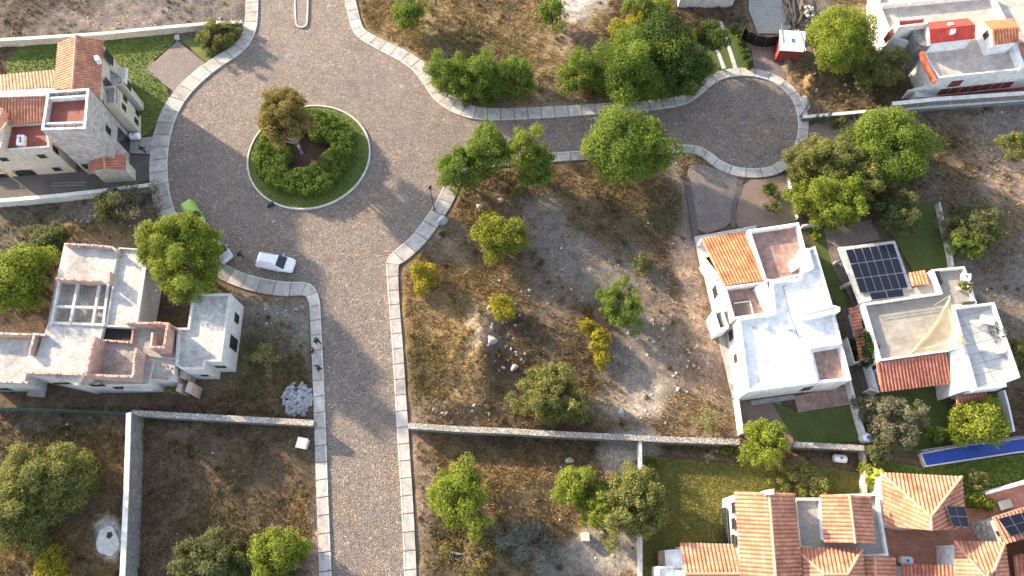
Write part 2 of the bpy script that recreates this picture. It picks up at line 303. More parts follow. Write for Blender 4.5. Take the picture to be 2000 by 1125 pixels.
def sidewalk(pts, wid, slab=1.75):
    pw = []; 
    for i, (p, w) in enumerate(zip(pts, wid)): v = P(*p); pw.append((v.x, v.y, w))
    pw = chaikin(pw, 2)
    A = np.array(pw); seg = np.hypot(*np.diff(A[:, :2], axis=0).T); s = np.concatenate([[0], np.cumsum(seg)]); L = s[-1]; n = int(L/slab)
    def at(t):
        q = np.array([np.interp(t, s, A[:, k]) for k in range(3)]); e = .35
        a = np.array([np.interp(t-e, s, A[:, k]) for k in range(2)]); b = np.array([np.interp(t+e, s, A[:, k]) for k in range(2)]); d = (b-a)/max(1e-6, np.linalg.norm(b-a))
        return q, np.array([d[1], -d[0]])
    V = []; F = []; CL = []; K = MB()
    bed = MB()
    for i in range(n):
        t0 = i*L/n+.045; t1 = (i+1)*L/n-.045; c = .40+.13*random.random(); tint = (c*1.03, c*.99, c*(.91+.06*random.random()))
        if random.random() < .1: tint = tuple(x*.8 for x in tint)
        for k in range(3):
            a, na = at(t0+(t1-t0)*k/3); b, nb = at(t0+(t1-t0)*(k+1)/3); z = .13+.008*random.random() if k == 0 else z; i0 = len(V)
            pts4 = [a[:2]+na*.17, b[:2]+nb*.17, b[:2]+nb*b[2], a[:2]+na*a[2]]
            V += [(p[0], p[1], z) for p in pts4]+[(p[0], p[1], -.1) for p in pts4]; F += [(i0, i0+3, i0+2, i0+1), (i0, i0+1, i0+5, i0+4), (i0+2, i0+3, i0+7, i0+6)]
            if k == 0: F.append((i0+3, i0, i0+4, i0+7))
            if k == 2: F.append((i0+1, i0+2, i0+6, i0+5))
            CL += [tint]*8
            kb = [a[:2], b[:2], b[:2]+nb*.155, a[:2]+na*.155]; K.prism([tuple(p) for p in kb], -.1, .15+.001*k)
            bp = [a[:2]+na*.02, at(t1+.06)[0][:2]+nb*.02 if k == 2 else b[:2]+nb*.02, b[:2]+nb*(b[2]-.02), a[:2]+na*(a[2]-.02)]
            if k == 2: q, nq = at(t1+.06); bp = [a[:2]+na*.02, q[:2]+nq*.02, q[:2]+nq*(q[2]-.02), a[:2]+na*(a[2]-.02)]
            bed.add([(p[0], p[1], .10) for p in bp], [(0, 3, 2, 1)])
    me = bpy.data.meshes.new('sidewalk'); me.from_pydata(V, [], F); a = me.color_attributes.new('Col', 'FLOAT_COLOR', 'POINT')
    a.data.foreach_set('color', [x for c in CL for x in (*c, 1)]); o = link('sidewalk', me, 'slab'); tag(o, kind='structure')
    tag(K.obj('kerb', 'kerb'), kind='structure'); tag(bed.obj('sidewalk_bed', 'stonewall'), kind='structure')
    return [tuple((at(t)[0][:2]+at(t)[1]*at(t)[0][2])) for t in np.linspace(0, L, n*2)]
swW = sidewalk(WE, WW); swE = sidewalk(EE, EW)
# north median
def ring(poly_in, poly_out, z0, z1, mb):
    n = len(poly_in)
    for i in range(n):
        j = (i+1) % n; a, b, c, d = poly_out[i], poly_out[j], poly_in[j], poly_in[i]
        mb.add([(*a, z1), (*b, z1), (*c, z1), (*d, z1), (*a, z0), (*b, z0), (*c, z0), (*d, z0)], [(0, 1, 2, 3), (0, 4, 5, 1), (3, 2, 6, 7)])
mo = [(p.x, p.y) for p in W(chaikin([(575,-100),(575,45),(582,55),(596,55),(603,45),(603,-100)], 2, True))]
mc = Vector((sum(p[0] for p in mo)/len(mo), sum(p[1] for p in mo)/len(mo)))
def inset(poly, d):
    n = len(poly); a = sum(poly[i][0]*poly[(i+1) % n][1]-poly[(i+1) % n][0]*poly[i][1] for i in range(n)); sg = 1 if a > 0 else -1; out = []
    for i in range(n):
        p0, p1, p2 = (Vector(poly[k][:2]) for k in ((i-1) % n, i, (i+1) % n)); e1 = (p1-p0); e2 = (p2-p1)
        if e1.length < 1e-6 or e2.length < 1e-6: out.append(tuple(p1)); continue
        e1.normalize(); e2.normalize(); n1 = Vector((-e1.y, e1.x))*sg; n2 = Vector((-e2.y, e2.x))*sg; m = n1+n2
        k = max(.35, (m.length**2)/2); out.append(tuple(p1+m*(d/k)))
    return out
mb = MB(); mi_ = inset(mo, .18); ring(mi_, mo, -.05, .17, mb); tag(mb.obj('kerb', 'kerb'), kind='structure')
mb = MB(); mb.add([(x, y, .1) for x, y in mi_], [tuple(range(len(mi_)))]); tag(mb.obj('median', 'pavers'), kind='structure')
# roundabout island
ic = P(604, 305); IR = 7.72
circ = lambda r, n=96, c=ic: [(c.x+r*math.cos(6.28318*i/n), c.y+r*math.sin(6.28318*i/n)) for i in range(n)]
mb = MB(); ring(circ(IR-.2), circ(IR), -.05, .2, mb); tag(mb.obj('kerb', 'kerb'), kind='structure')
mb = MB(); mb.add([(x, y, .12) for x, y in circ(IR-.2)], [tuple(range(96))]); tag(mb.obj('island_lawn', 'lawn'), kind='structure')
sc_ = P(600, 303); mb = MB(); mb.add([(x, y, .14) for x, y in circ(3.4, 40, sc_)], [tuple(range(40))]); tag(mb.obj('island_soil', 'soil'), kind='structure')
# ---------------------------------------------------------------- flat sheets (lawns, drives, yards)
FLAT = [road_px]
SW_px = [proj(x, y) for x, y in swW]; SE_px = [proj(x, y) for x, y in swE]
def sheet(name, pts, mat, z=.05, flat=True, smooth=0, edge=None):
    w = W(chaikin(pts, smooth, True) if smooth else pts)
    mb = MB(); mb.add([(v.x, v.y, z) for v in w], [tuple(range(len(w)))]); o = mb.obj(name, mat); tag(o, kind='structure')
    bm = bmesh.new(); bm.from_mesh(o.data); bmesh.ops.triangulate(bm, faces=bm.faces)
    for f in bm.faces:
        f.normal_update()
        if f.normal.z < 0: f.normal_flip()
    bm.to_mesh(o.data); bm.free()
    if flat: FLAT.append(pts)
    return o
sheet('lawn', [(12,140),(14,115),(35,96),(70,84),(130,76),(250,68),(345,60),(352,75),(285,130),(340,184),(312,225),(296,262),(262,270),(150,240),(40,200)], 'lawn', .06, smooth=1)
sheet('paver_drive', [(347,80),(403,126),(342,181),(284,138)], 'pavers', .09)
sheet('grass_verge', [(352,78),(380,74),(425,95),(405,122)], 'lawn', .065)
sheet('entrance_path', [(240,272),(300,268),(296,302),(252,300)], 'concfloor', .10)
sheet('garden_bed', [(246,302),(294,303),(292,352),(258,362)], 'darkyard', .05)
sheet('yard', [(0,345),(150,335),(250,345),(262,366),(150,378),(0,392)], 'darkyard', .03)
# east gardens
sheet('gravel_drive', [(1350,318),(1385,325),(1450,350),(1448,380),(1437,400),(1430,440),(1362,462),(1348,400),(1340,340)], 'pavers', .06, smooth=1)
sheet('sandy_garden', [(1452,352),(1500,350),(1540,340),(1568,415),(1565,432),(1470,446),(1432,442),(1440,400)], 'sandy', .05, smooth=1)
sheet('gravel_garden', [(1580,235),(1690,232),(1720,260),(1640,300),(1590,320),(1575,290)], 'sandy', .05, smooth=1)
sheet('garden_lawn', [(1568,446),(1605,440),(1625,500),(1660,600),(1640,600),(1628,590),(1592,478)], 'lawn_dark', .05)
sheet('gravel_drive', [(1608,446),(1700,430),(1720,468),(1640,484),(1670,600),(1625,520)], 'pavers', .055)
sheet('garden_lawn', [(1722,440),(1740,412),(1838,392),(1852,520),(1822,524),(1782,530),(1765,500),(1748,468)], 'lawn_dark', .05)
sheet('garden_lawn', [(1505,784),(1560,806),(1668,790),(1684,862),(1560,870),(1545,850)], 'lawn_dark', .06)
sheet('gravel_yard', [(1440,785),(1520,778),(1540,830),(1552,868),(1455,862)], 'sandy', .05)
sheet('patio', [(1549,774),(1664,752),(1669,789),(1558,806)], 'redtile', .12)
sheet('side_path', [(1643,600),(1672,590),(1705,700),(1715,770),(1690,780),(1664,700)], 'darkyard', .045)
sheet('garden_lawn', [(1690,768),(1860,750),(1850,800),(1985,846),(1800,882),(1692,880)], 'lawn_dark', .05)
sheet('lawn', [(1256,890),(1420,905),(1560,905),(1684,925),(1684,970),(1560,980),(1430,990),(1412,1100),(1300,1090),(1256,1130)], 'lawn_dry', .05)
sheet('lawn', [(1720,900),(1800,912),(2060,880),(2060,935),(1935,962),(1880,985),(1740,1000)], 'lawn', .05)
sheet('red_yard', [(1728,1000),(1880,975),(2060,930),(2060,1220),(1728,1220)], 'redyard', .08)
sheet('planting_border', [(1437,352),(1450,350),(1450,372),(1437,396),(1438,446),(1426,446),(1426,404),(1438,376)], 'darkyard', .075, smooth=1)
sheet('planting_border', [(1336,345),(1346,345),(1356,400),(1366,462),(1354,466),(1344,400)], 'darkyard', .075)
e_ = [(211+22*math.cos(a*.15708)*(1+.1*math.sin(a*.47)), 1057+29*math.sin(a*.15708)*(1+.08*math.cos(a*.79))) for a in range(40)]
sheet('concrete_patch', e_, 'whitewash', .05); sheet('soil_hole', [(210,1040),(218,1038),(221,1046),(215,1053),(208,1050)], 'soil', .056, flat=False)
# north east
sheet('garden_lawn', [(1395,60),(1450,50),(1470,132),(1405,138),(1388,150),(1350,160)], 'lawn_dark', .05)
sheet('site_track', [(1468,95),(1520,105),(1535,155),(1510,152),(1470,136)], 'pavers', .045)
sheet('site_slab', [(1462,-20),(1520,-20),(1545,55),(1524,66),(1480,66),(1462,20)], 'concfloor', .05)
sheet('concrete_path', [(1404,42),(1410,42),(1440,133),(1432,134)], 'beam', .09)
sheet('concrete_path', [(1395,92),(1401,92),(1418,134),(1410,136)], 'beam', .09)
sheet('driveway', [(1780,185),(1840,178),(2060,165),(2060,185),(1780,205)], 'darkred', .05)
HOUSEFLAT = [[(0,150),(200,60),(270,200),(290,270),(200,350),(-40,350)], [(-40,640),(90,620),(110,470),(300,480),(300,560),(480,590),(470,740),(380,780),(-40,780)],
 [(1355,460),(1560,434),(1690,860),(1450,862)], [(1630,480),(1890,515),(1995,745),(1720,770)], [(1280,1060),(1400,950),(1720,920),(1900,930),(2060,1000),(2060,1220),(1280,1220)],
 [(1715,-60),(2060,-60),(2060,180),(1785,190)], [(1520,60),(1575,60),(1575,115),(1520,112)]]
# ---------------------------------------------------------------- terrain with painted soil zones, some also holding shade in their colour
DK = (.11, .08, .056); BR = (.155, .118, .08); OR = (.25, .172, .085); GO = (.32, .24, .135); GY = (.185, .165, .148); BG = (.235, .22, .205); LT = (.46, .42, .37); OG = (.09, .082, .035); GN = (.05, .07, .02); PK = (.34, .26, .22); WH = (.62, .6, .57)
Z = [ # cx cy rx ry angle colour strength
 (1000,60,260,120,0,GO,.9),(930,100,90,30,10,OG,.6),(1140,10,40,35,0,WH,.8),(1150,60,60,40,0,PK,.6),(790,90,60,40,30,GO,.7),(830,130,40,50,0,OG,.5),(1060,170,60,60,0,GO,.6),(1100,175,40,30,0,GY,.5),(740,20,50,40,0,OR,.6),
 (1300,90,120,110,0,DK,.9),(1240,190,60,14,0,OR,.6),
 (180,20,260,60,0,(.15,.14,.135),.9),(60,20,70,30,0,DK,.7),(230,30,90,25,0,PK,.5),(330,20,120,30,0,(.17,.155,.15),.6),(150,5,60,20,0,DK,.6),(20,110,30,60,0,DK,.8),(420,30,60,30,0,GY,.7),  # lot darkened in colour for shade cast by things beyond it
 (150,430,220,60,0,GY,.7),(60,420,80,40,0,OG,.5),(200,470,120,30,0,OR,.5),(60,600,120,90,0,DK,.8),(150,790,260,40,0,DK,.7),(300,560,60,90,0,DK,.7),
 (540,620,90,50,0,GY,.8),(550,640,40,40,0,BG,.8),(520,720,90,70,0,OG,.7),(540,760,50,30,0,OR,.4),(500,780,80,20,0,DK,.5),(580,570,60,20,0,OR,.5),(600,640,10,80,0,GY,.6),
 (120,880,140,60,0,BR,.5),(200,920,60,90,0,OR,.6),(60,900,80,60,0,OG,.5),(60,1080,120,60,0,OR,.9),(190,1040,40,90,0,BR,.6),(210,1100,40,50,0,OR,.6),(210,1058,26,34,0,WH,.95),(130,820,100,20,0,GY,.3),
 (440,960,170,150,0,DK,.7),(450,960,100,90,0,BR,.45),(590,1000,30,60,0,OR,.7),(610,1080,14,80,0,PK,.8),(350,850,30,10,0,GY,.4),(420,1060,90,50,0,OG,.5),  # broad dark zone paints the shade over this lot into its soil
 (870,560,110,110,0,OR,.65),(870,660,90,120,0,OR,.6),(930,740,60,60,0,GO,.8),(950,650,24,40,0,LT,.45),(820,740,50,80,0,OG,.6),(850,800,80,30,0,PK,.3),(870,620,60,40,0,GO,.35),(900,380,60,50,0,OR,.6),(1000,400,70,30,20,OR,.5),(1000,360,120,40,0,BR,.6),
 (1080,450,75,40,65,BG,.85),(1060,420,50,30,30,GY,.8),(1110,500,70,40,30,GY,.85),(1180,540,100,40,35,GY,.7),(1080,550,60,60,0,GY,.4),(1260,580,80,60,40,GY,.75),(1230,690,50,110,10,GY,.5),(1250,740,70,90,0,BG,.6),(1230,770,60,40,0,LT,.35),(1260,800,60,30,0,LT,.4),
 (1320,640,50,90,-20,BR,.5),(1340,700,50,120,-20,PK,.35),(1390,720,22,150,-14,PK,.5),(1335,420,22,140,-8,GY,.9),(1330,380,10,60,-6,BG,.7),(1355,560,20,120,-12,PK,.7),(1200,400,120,60,0,BR,.6),(1200,360,120,40,0,OR,.3),(1260,430,80,40,0,OG,.4),(1000,700,60,70,0,DK,.8),(1010,800,110,60,0,DK,.6),(1150,780,60,90,0,OR,.35),(1340,820,80,40,0,OR,.6),(1010,620,50,40,0,DK,.5),(1150,830,260,16,0,BR,.6),(880,470,50,30,0,GY,.5),(1370,850,60,20,0,PK,.4),  # dark patch right of the dirt bank paints the bank's shaded side
 (1060,880,250,40,0,DK,.8),(1000,950,160,60,0,OR,.7),(870,1000,60,120,0,BR,.5),(815,1000,20,160,0,PK,.5),(1225,900,40,50,0,LT,.85),(1200,1070,70,60,0,LT,.85),(1120,1090,90,40,0,BG,.8),(920,1080,100,50,0,OG,.7),(950,1110,40,20,0,OR,.6),(860,880,40,20,0,OR,.6),(1060,1000,80,40,0,BR,.6),(1140,1010,50,30,0,OR,.5),  # dark strip south of the long wall paints the wall's shadow
 (1930,270,160,120,0,(.17,.155,.14),.8),(1950,230,80,50,0,GY,.5),(1900,330,100,50,30,OR,.7),(1960,370,90,50,40,PK,.8),(1850,240,60,40,0,BR,.5),(1950,500,60,120,0,GY,.75),(1990,560,30,120,0,BG,.4),(1930,480,50,60,0,BR,.5),(1960,420,50,30,0,OR,.5),
 (1620,150,200,60,0,BR,.7),(1535,130,60,50,0,PK,.5),(1490,110,30,50,0,GY,.7),(1490,40,20,50,0,OR,.8),(1720,150,100,60,0,OG,.5),(1700,60,60,80,0,GO,.6),(1560,20,80,40,0,GY,.8),(1770,110,50,60,0,BR,.6),(1710,30,30,60,0,LT,.6),(1580,175,60,30,0,OR,.5),(1970,30,60,50,0,GY,.6),
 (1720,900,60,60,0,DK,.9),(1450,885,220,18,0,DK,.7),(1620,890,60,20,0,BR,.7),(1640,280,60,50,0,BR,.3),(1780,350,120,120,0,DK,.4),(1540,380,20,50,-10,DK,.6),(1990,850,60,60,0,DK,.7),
]
MOUND = [(942,645,34,66,.8),(945,730,34,50,.75),(900,690,60,60,.5),(880,790,60,30,.4),(1535,122,12,18,.9),(1580,160,10,26,1.0),(1240,610,60,40,-.3),(1070,470,50,60,-.35),(1220,760,60,50,-.3),(890,480,30,18,.5),(550,640,60,30,.3),(60,1090,80,30,.5),(960,950,120,40,.3)]
def zone(px, py):
    wx = px+45*(fbm(px, py, 70, 3)-.5)*2; wy = py+35*(fbm(px, py, 70, 8)-.5)*2
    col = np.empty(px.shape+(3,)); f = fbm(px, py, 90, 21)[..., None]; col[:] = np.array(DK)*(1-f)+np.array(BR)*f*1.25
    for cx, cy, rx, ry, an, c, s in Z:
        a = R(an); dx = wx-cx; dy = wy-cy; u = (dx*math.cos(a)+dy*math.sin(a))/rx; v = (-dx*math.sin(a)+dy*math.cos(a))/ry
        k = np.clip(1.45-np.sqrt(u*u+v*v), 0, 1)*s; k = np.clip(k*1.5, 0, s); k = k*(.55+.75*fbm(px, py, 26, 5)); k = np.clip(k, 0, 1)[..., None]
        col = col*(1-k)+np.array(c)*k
    return col
gx = np.arange(-96, 96.1, .34); gy = np.arange(-14, 96, .34); GX, GY_ = np.meshgrid(gx, gy); PX, PY = proj(GX, GY_)
mask = np.zeros(GX.shape, bool)
for f in FLAT+HOUSEFLAT: mask |= inpoly(PX, PY, f)
mask |= inpoly(PX, PY, SW_px+WE[::-1]); mask |= inpoly(PX, PY, SE_px+EE[::-1])
fl = mask.astype(float)
for _ in range(3):
    fl = (fl+np.roll(fl, 1, 0)+np.roll(fl, -1, 0)+np.roll(fl, 1, 1)+np.roll(fl, -1, 1))/5
HARD = mask.copy(); fl = np.clip(fl*1.6, 0, 1)
hz = .30*(fbm(GX, GY_, 5., 31)-.5)+.3*(fbm(GX, GY_, 1.2, 41, 3)-.5)
for cx, cy, rx, ry, h in MOUND:
    d = np.sqrt(((PX-cx)/rx)**2+((PY-cy)/ry)**2); hz = hz+h*np.clip(1.2-d, 0, 1)*(.6+.8*fbm(GX, GY_, 1.5, 51))
GZ = (hz+.04)*(1-fl)+(-.10)*fl
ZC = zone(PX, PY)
ny, nx = GX.shape; V = np.stack([GX, GY_, GZ], -1).reshape(-1, 3); idx = np.arange(ny*nx).reshape(ny, nx)
Q = np.stack([idx[:-1, :-1], idx[:-1, 1:], idx[1:, 1:], idx[1:, :-1]], -1).reshape(-1, 4)
me = bpy.data.meshes.new('ground'); me.vertices.add(len(V)); me.vertices.foreach_set('co', V.reshape(-1).astype(np.float32)); me.loops.add(Q.size)
me.loops.foreach_set('vertex_index', Q.reshape(-1).astype(np.int32)); me.polygons.add(len(Q)); me.polygons.foreach_set('loop_start', np.arange(0, Q.size, 4, dtype=np.int32)); me.update(calc_edges=True)
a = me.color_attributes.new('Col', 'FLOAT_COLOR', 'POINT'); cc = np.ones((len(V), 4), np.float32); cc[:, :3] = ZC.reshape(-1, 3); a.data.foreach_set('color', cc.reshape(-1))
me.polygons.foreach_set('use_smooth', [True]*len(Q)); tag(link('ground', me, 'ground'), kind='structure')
mb = MB(); mb.add([(-900, -900, -.5), (900, -900, -.5), (900, 900, -.5), (-900, 900, -.5)], [(0, 1, 2, 3)]); tag(mb.obj('terrain', rough_mat('far_dry_land', BR, GO, big=.03, small=.8)), kind='structure')
def gz(x, y):
    i = int(round((y+14)/.34)); j = int(round((x+96)/.34)); return float(GZ[min(max(i, 0), ny-1), min(max(j, 0), nx-1)])
# dry grass tufts and pebbles (stuff)
def scatter(n, seed, cond):
    r = np.random.RandomState(seed); x = r.uniform(-80, 80, n); y = r.uniform(-6, 82, n)
    px, py = proj(x, y); ok = (px > -40) & (px < 2040) & (py > -40) & (py < 1165)
    x, y, px, py = x[ok], y[ok], px[ok], py[ok]; i = np.clip(((y+14)/.34).round().astype(int), 0, ny-1); j = np.clip(((x+96)/.34).round().astype(int), 0, nx-1)
    ok = fl[i, j] < .12; i, j, x, y, px, py = i[ok], j[ok], x[ok], y[ok], px[ok], py[ok]; k = cond(ZC[i, j], px, py, r); return x[k], y[k], GZ[i, j][k], ZC[i, j][k], r
def grassy(c, px, py, r):
    sat = (c.max(1)-c.min(1))/(c.max(1)+1e-6); return r.rand(len(c)) < np.clip((sat-.28)*3.2, .04, 1)*np.clip(fbm(px, py, 30, 77)*2.2-.35, .15, 1)
x, y, z, c, r = scatter(480000, 5, grassy)
n = len(x); th = r.uniform(0, 6.283, (n, 3)); h = r.uniform(.1, .38, (n, 3))*(.6+.9*fbm(x, y, 2.5, 9))[:, None]; w = r.uniform(.025, .075, (n, 3)); ln = r.uniform(.3, 1., (n, 3))*h
bx = x[:, None]+r.uniform(-.12, .12, (n, 3)); by = y[:, None]+r.uniform(-.12, .12, (n, 3)); z0 = z[:, None]-.03+0*bx
T = np.stack([np.stack([bx-np.sin(th)*w, by+np.cos(th)*w, z0], -1), np.stack([bx+np.sin(th)*w, by-np.cos(th)*w, z0], -1), np.stack([bx+np.cos(th)*ln, by+np.sin(th)*ln, z0+h], -1)], 2).reshape(-1, 3, 3)
tc = np.repeat(c*np.array([1.22, 1.2, .98])*r.uniform(.6, 1.5, (n, 1)), 3, 0)
tag(fastmesh('dry_grass', T, 3, tc, 'tuft'), kind='stuff', label='dry brown and straw coloured grass covering the empty lots', cat='grass')
def stony(c, px, py, r):
    sat = (c.max(1)-c.min(1))/(c.max(1)+1e-6); return r.rand(len(c)) < np.clip((.55-sat)*.8, .03, .5)*np.clip(fbm(px, py, 40, 99)*3-1.2, .03, 1)
x, y, z, c, r = scatter(60000, 9, stony)
ico = [(0,0,1),(.9,0,.2),(.28,.85,.3),(-.72,.53,.2),(-.72,-.53,.3),(.28,-.85,.2),(0,0,-.6)]; icf = [(0,1,2),(0,2,3),(0,3,4),(0,4,5),(0,5,1),(6,2,1),(6,3,2),(6,4,3),(6,5,4),(6,1,5)]
ic_ = np.array(ico)[np.array(icf)]; s = (r.rand(len(x))**3*.16+.05)[:, None, None, None]; an = r.uniform(0, 6.28, len(x)); ca, sa = np.cos(an)[:, None, None], np.sin(an)[:, None, None]
T = np.repeat(ic_[None], len(x), 0); T = np.stack([T[..., 0]*ca-T[..., 1]*sa, T[..., 0]*sa+T[..., 1]*ca, T[..., 2]*.7], -1)*s+np.stack([x, y, z], -1)[:, None, None, :]
pc = np.repeat(np.array([.42, .39, .36])*r.uniform(.6, 1.5, (len(x), 1)), 10, 0)
tag(fastmesh('pebbles', T.reshape(-1, 3, 3), 3, pc, 'slab'), kind='stuff', label='pale stones and chips strewn over the empty lots', cat='stones')
# lawn blades
def blades(name, poly, n, cols, h0, label, z=.06, seed=1):
    r = np.random.RandomState(seed); w = W(poly); xs = [v.x for v in w]; ys = [v.y for v in w]; x = r.uniform(min(xs), max(xs), n); y = r.uniform(min(ys), max(ys), n)
    k = inpoly(x, y, [(v.x, v.y) for v in w]); x, y = x[k], y[k]; n = len(x); th = r.uniform(0, 6.28, n); h = h0*r.uniform(.5, 1.3, n); ww = r.uniform(.04, .09, n)
    T = np.stack([np.stack([x-np.sin(th)*ww, y+np.cos(th)*ww, z+0*x], -1), np.stack([x+np.sin(th)*ww, y-np.cos(th)*ww, z+0*x], -1), np.stack([x+np.cos(th)*h, y+np.sin(th)*h, z+h], -1)], 1)
    f = fbm(x, y, 3., seed)[:, None]; cl = (np.array(cols[0])*(1-f)+np.array(cols[1])*f)*r.uniform(.6, 1.4, (n, 1))
    tag(fastmesh(name, T, 3, cl, 'tuft'), kind='stuff', label=label, cat='grass')
GC = [(.055, .11, .018), (.15, .2, .035)]
blades('lawn_grass', [(14,140),(14,115),(35,98),(70,86),(130,78),(250,70),(345,62),(350,75),(285,130),(338,184),(312,222),(296,258),(262,265)], 16000, GC, .12, 'short green grass on the lawn behind the tower house', seed=3)
blades('lawn_grass', [(1258,892),(1420,907),(1560,907),(1682,927),(1682,968),(1560,978),(1430,988),(1410,1090),(1300,1085),(1258,1125)], 26000, [(.12, .14, .03), (.26, .23, .06)], .12, 'yellowing grass on the lawn north of the terracotta houses', seed=4)
blades('lawn_grass', [(1720,902),(1800,914),(2050,884),(2050,932),(1935,960),(1880,983),(1740,998)], 9000, GC, .12, 'green grass on the lawn below the blue pool', seed=5)
blades('lawn_grass', [proj(x_, y_) for x_, y_ in circ(IR-.25, 60)], 9000, GC, .09, 'short grass ringing the hedge on the roundabout island', z=.12, seed=6)
# ---------------------------------------------------------------- foliage
def leaves(cs, rs, per, size, c1, c2, seed, asp=1.6, shell=.55, flat=.8, rz=.85):
    r = np.random.RandomState(seed); cs = np.array(cs); rs = np.array(rs); k = np.maximum(3, (per*rs**2/np.mean(rs**2)).astype(int)); ci = np.repeat(np.arange(len(cs)), k); n = len(ci)
    d = r.normal(size=(n, 3)); d /= np.linalg.norm(d, axis=1)[:, None]; u = shell+(1-shell)*r.rand(n)**.6; u *= 1+.17*r.normal(size=n); rr = rs[ci]*u
    p = cs[ci]+d*rr[:, None]*np.array([1, 1, rz]); nr = d*.8+r.normal(size=(n, 3))*.6+np.array([0, 0, .35]); nr /= np.linalg.norm(nr, axis=1)[:, None]
    t = np.cross(nr, r.normal(size=(n, 3))); t /= np.linalg.norm(t, axis=1)[:, None]; b = np.cross(nr, t); s = size*r.uniform(.6, 1.4, n)[:, None]; t = t*s*asp*.5; b = b*s*.5
    V = np.stack([p-t, p-b*.9+t*.1, p+t, p+b*.9+t*.1], 1); f = np.clip(.55*r.rand(len(cs))[ci]+.45*r.rand(n), 0, 1)[:, None]
    return V, (np.array(c1)*(1-f)+np.array(c2)*f)*r.uniform(.75, 1.25, (n, 1))
PAL = {'mixed': ((.11, .16, .025), (.31, .3, .04)), 'hedge': ((.09, .15, .025), (.16, .22, .04)), 'bright': ((.15, .2, .025), (.27, .31, .05)), 'green': ((.105, .165, .028), (.2, .26, .045)), 'deep': ((.055, .1, .025), (.11, .16, .035)), 'olive': ((.14, .155, .045), (.25, .25, .08)),
 'yellow': ((.24, .23, .025), (.38, .33, .045)), 'grey': ((.13, .13, .085), (.22, .21, .13)), 'brown': ((.17, .14, .045), (.3, .24, .075)), 'dim': ((.1, .12, .045), (.18, .19, .075)), 'silver': ((.15, .17, .14), (.26, .28, .24))}
TN = 0
def tree(px, py, rp, pal, label, kind='round', name='tree', cat='tree', ht=None, sy=1., trunk=None, group=None, lean=(0, 0), dens=1.):
    """px,py,rp: where the crown sits; built at its own height, size and depth"""
    global TN; TN += 1; rnd = random.Random(TN*7+3); sc = ppm(px, py, 3)/1.05
    Rr = rp/sc; rz = {'round': .8, 'feather': .72, 'tall': 1.25, 'shrub': .7, 'bare': .75}[kind]*Rr
    st = {'round': .28, 'feather': .32, 'tall': .35, 'shrub': .02, 'bare': .15}[kind]*Rr+(.2 if kind != 'shrub' else 0)
    zc = st+rz*.9 if ht is None else ht-rz; c = P(px, py, zc); base = Vector((c.x+lean[0], c.y+lean[1], gz(c.x+lean[0], c.y+lean[1])))
    if trunk: base = P(*trunk); base.z = gz(base.x, base.y)
    root = thing(name, base, label, cat, group); o = np.array(base); bare = kind == 'bare'
    ncl = int(max(12, min(110, 14.5*Rr**1.35*dens))) if kind != 'bare' else int(max(10, 9*Rr)); ncl = int(ncl*1.7) if kind == 'feather' else ncl; cs = []; rs = []; ph = [rnd.uniform(0, 6.28) for _ in range(4)]
    lob = lambda a, e: 1+.17*math.sin(2*a+ph[0])+.13*math.sin(3*a+ph[1])+.12*math.sin(5*a+ph[2])+.1*math.sin(4*e+ph[3]+a)
    cr = {'round': .30, 'feather': .21, 'tall': .27, 'shrub': .36, 'bare': .3}[kind]*Rr*(1.0 if Rr < 2.5 else .86)
    for i in range(ncl):
        a = rnd.uniform(0, 6.283); e = math.asin(rnd.uniform(-.55, 1)); q = (rnd.uniform(.25, 1)**.55)*lob(a, e); k = rnd.uniform(.65, 1.2)*cr
        q *= (Rr-cr*.7)/Rr
        cs.append((c.x-o[0]+Rr*q*math.cos(e)*math.cos(a), c.y-o[1]+Rr*sy*q*math.cos(e)*math.sin(a), c.z-o[2]+rz*q*math.sin(e))); rs.append(k)
    lf = {'round': .13, 'feather': .1, 'tall': .13, 'shrub': .12, 'bare': .1}[kind]; asp = 1.5 if kind in ('round', 'tall') else 2.8
    if cat == 'tree' and Rr > 3: lf *= 1.1
    per = {'round': 2.6, 'feather': 2.9, 'tall': 2.6, 'shrub': 2.2, 'bare': .9}[kind]*(np.mean(np.array(rs)**2)*12.57)/(lf*lf*asp)*.42*dens; per = min(per, 1300)
    Vv, cl = leaves(cs, rs, per, lf, *PAL[pal], seed=TN, asp=asp, shell=.35 if kind in ('feather', 'bare') else .5)
    fastmesh('crown', Vv, 4, cl, 'leaf', root)
    tb = MB(); r0 = max(.05, Rr*(.03 if bare else .055)); fork = Vector((c.x-o[0], c.y-o[1], c.z-o[2]))*.0
    top = Vector(((c.x-o[0])*.6, (c.y-o[1])*.6, max(.2, st*.8))); mid = top*.5+Vector((rnd.uniform(-.1, .1), rnd.uniform(-.1, .1), 0))
    bk = 'palebark' if kind == 'bare' or pal in ('grey', 'silver', 'brown') else 'bark'
    tb.bar((0, 0, -.25), mid, r0*1.25, 8, r2=r0); tb.bar(mid, top, r0, 8, r2=r0*.85)
    for i in sorted(range(len(cs)), key=lambda i: -rs[i])[:(9 if kind != 'bare' else 26)]:
        e = Vector(cs[i]); m = top.lerp(e, .5)+Vector((rnd.uniform(-.2, .2), rnd.uniform(-.2, .2), .12*Rr)); tb.bar(top, m, r0*.6, 6, r2=r0*.4); tb.bar(m, e, r0*.4, 5, r2=r0*.12)
        if kind in ('bare', 'feather'):
            for _ in range(7 if kind == 'bare' else 3):
                w = m.lerp(e, rnd.uniform(.2, 1)); tb.bar(w, w+Vector((rnd.gauss(0, 1), rnd.gauss(0, 1), rnd.uniform(-.2, 1))).normalized()*rnd.uniform(.4, .9)*rs[i]*1.5, r0*.22, 4, r2=.01)
    tb.obj('trunk', bk, root, smooth=True); return root
exec_trees = True
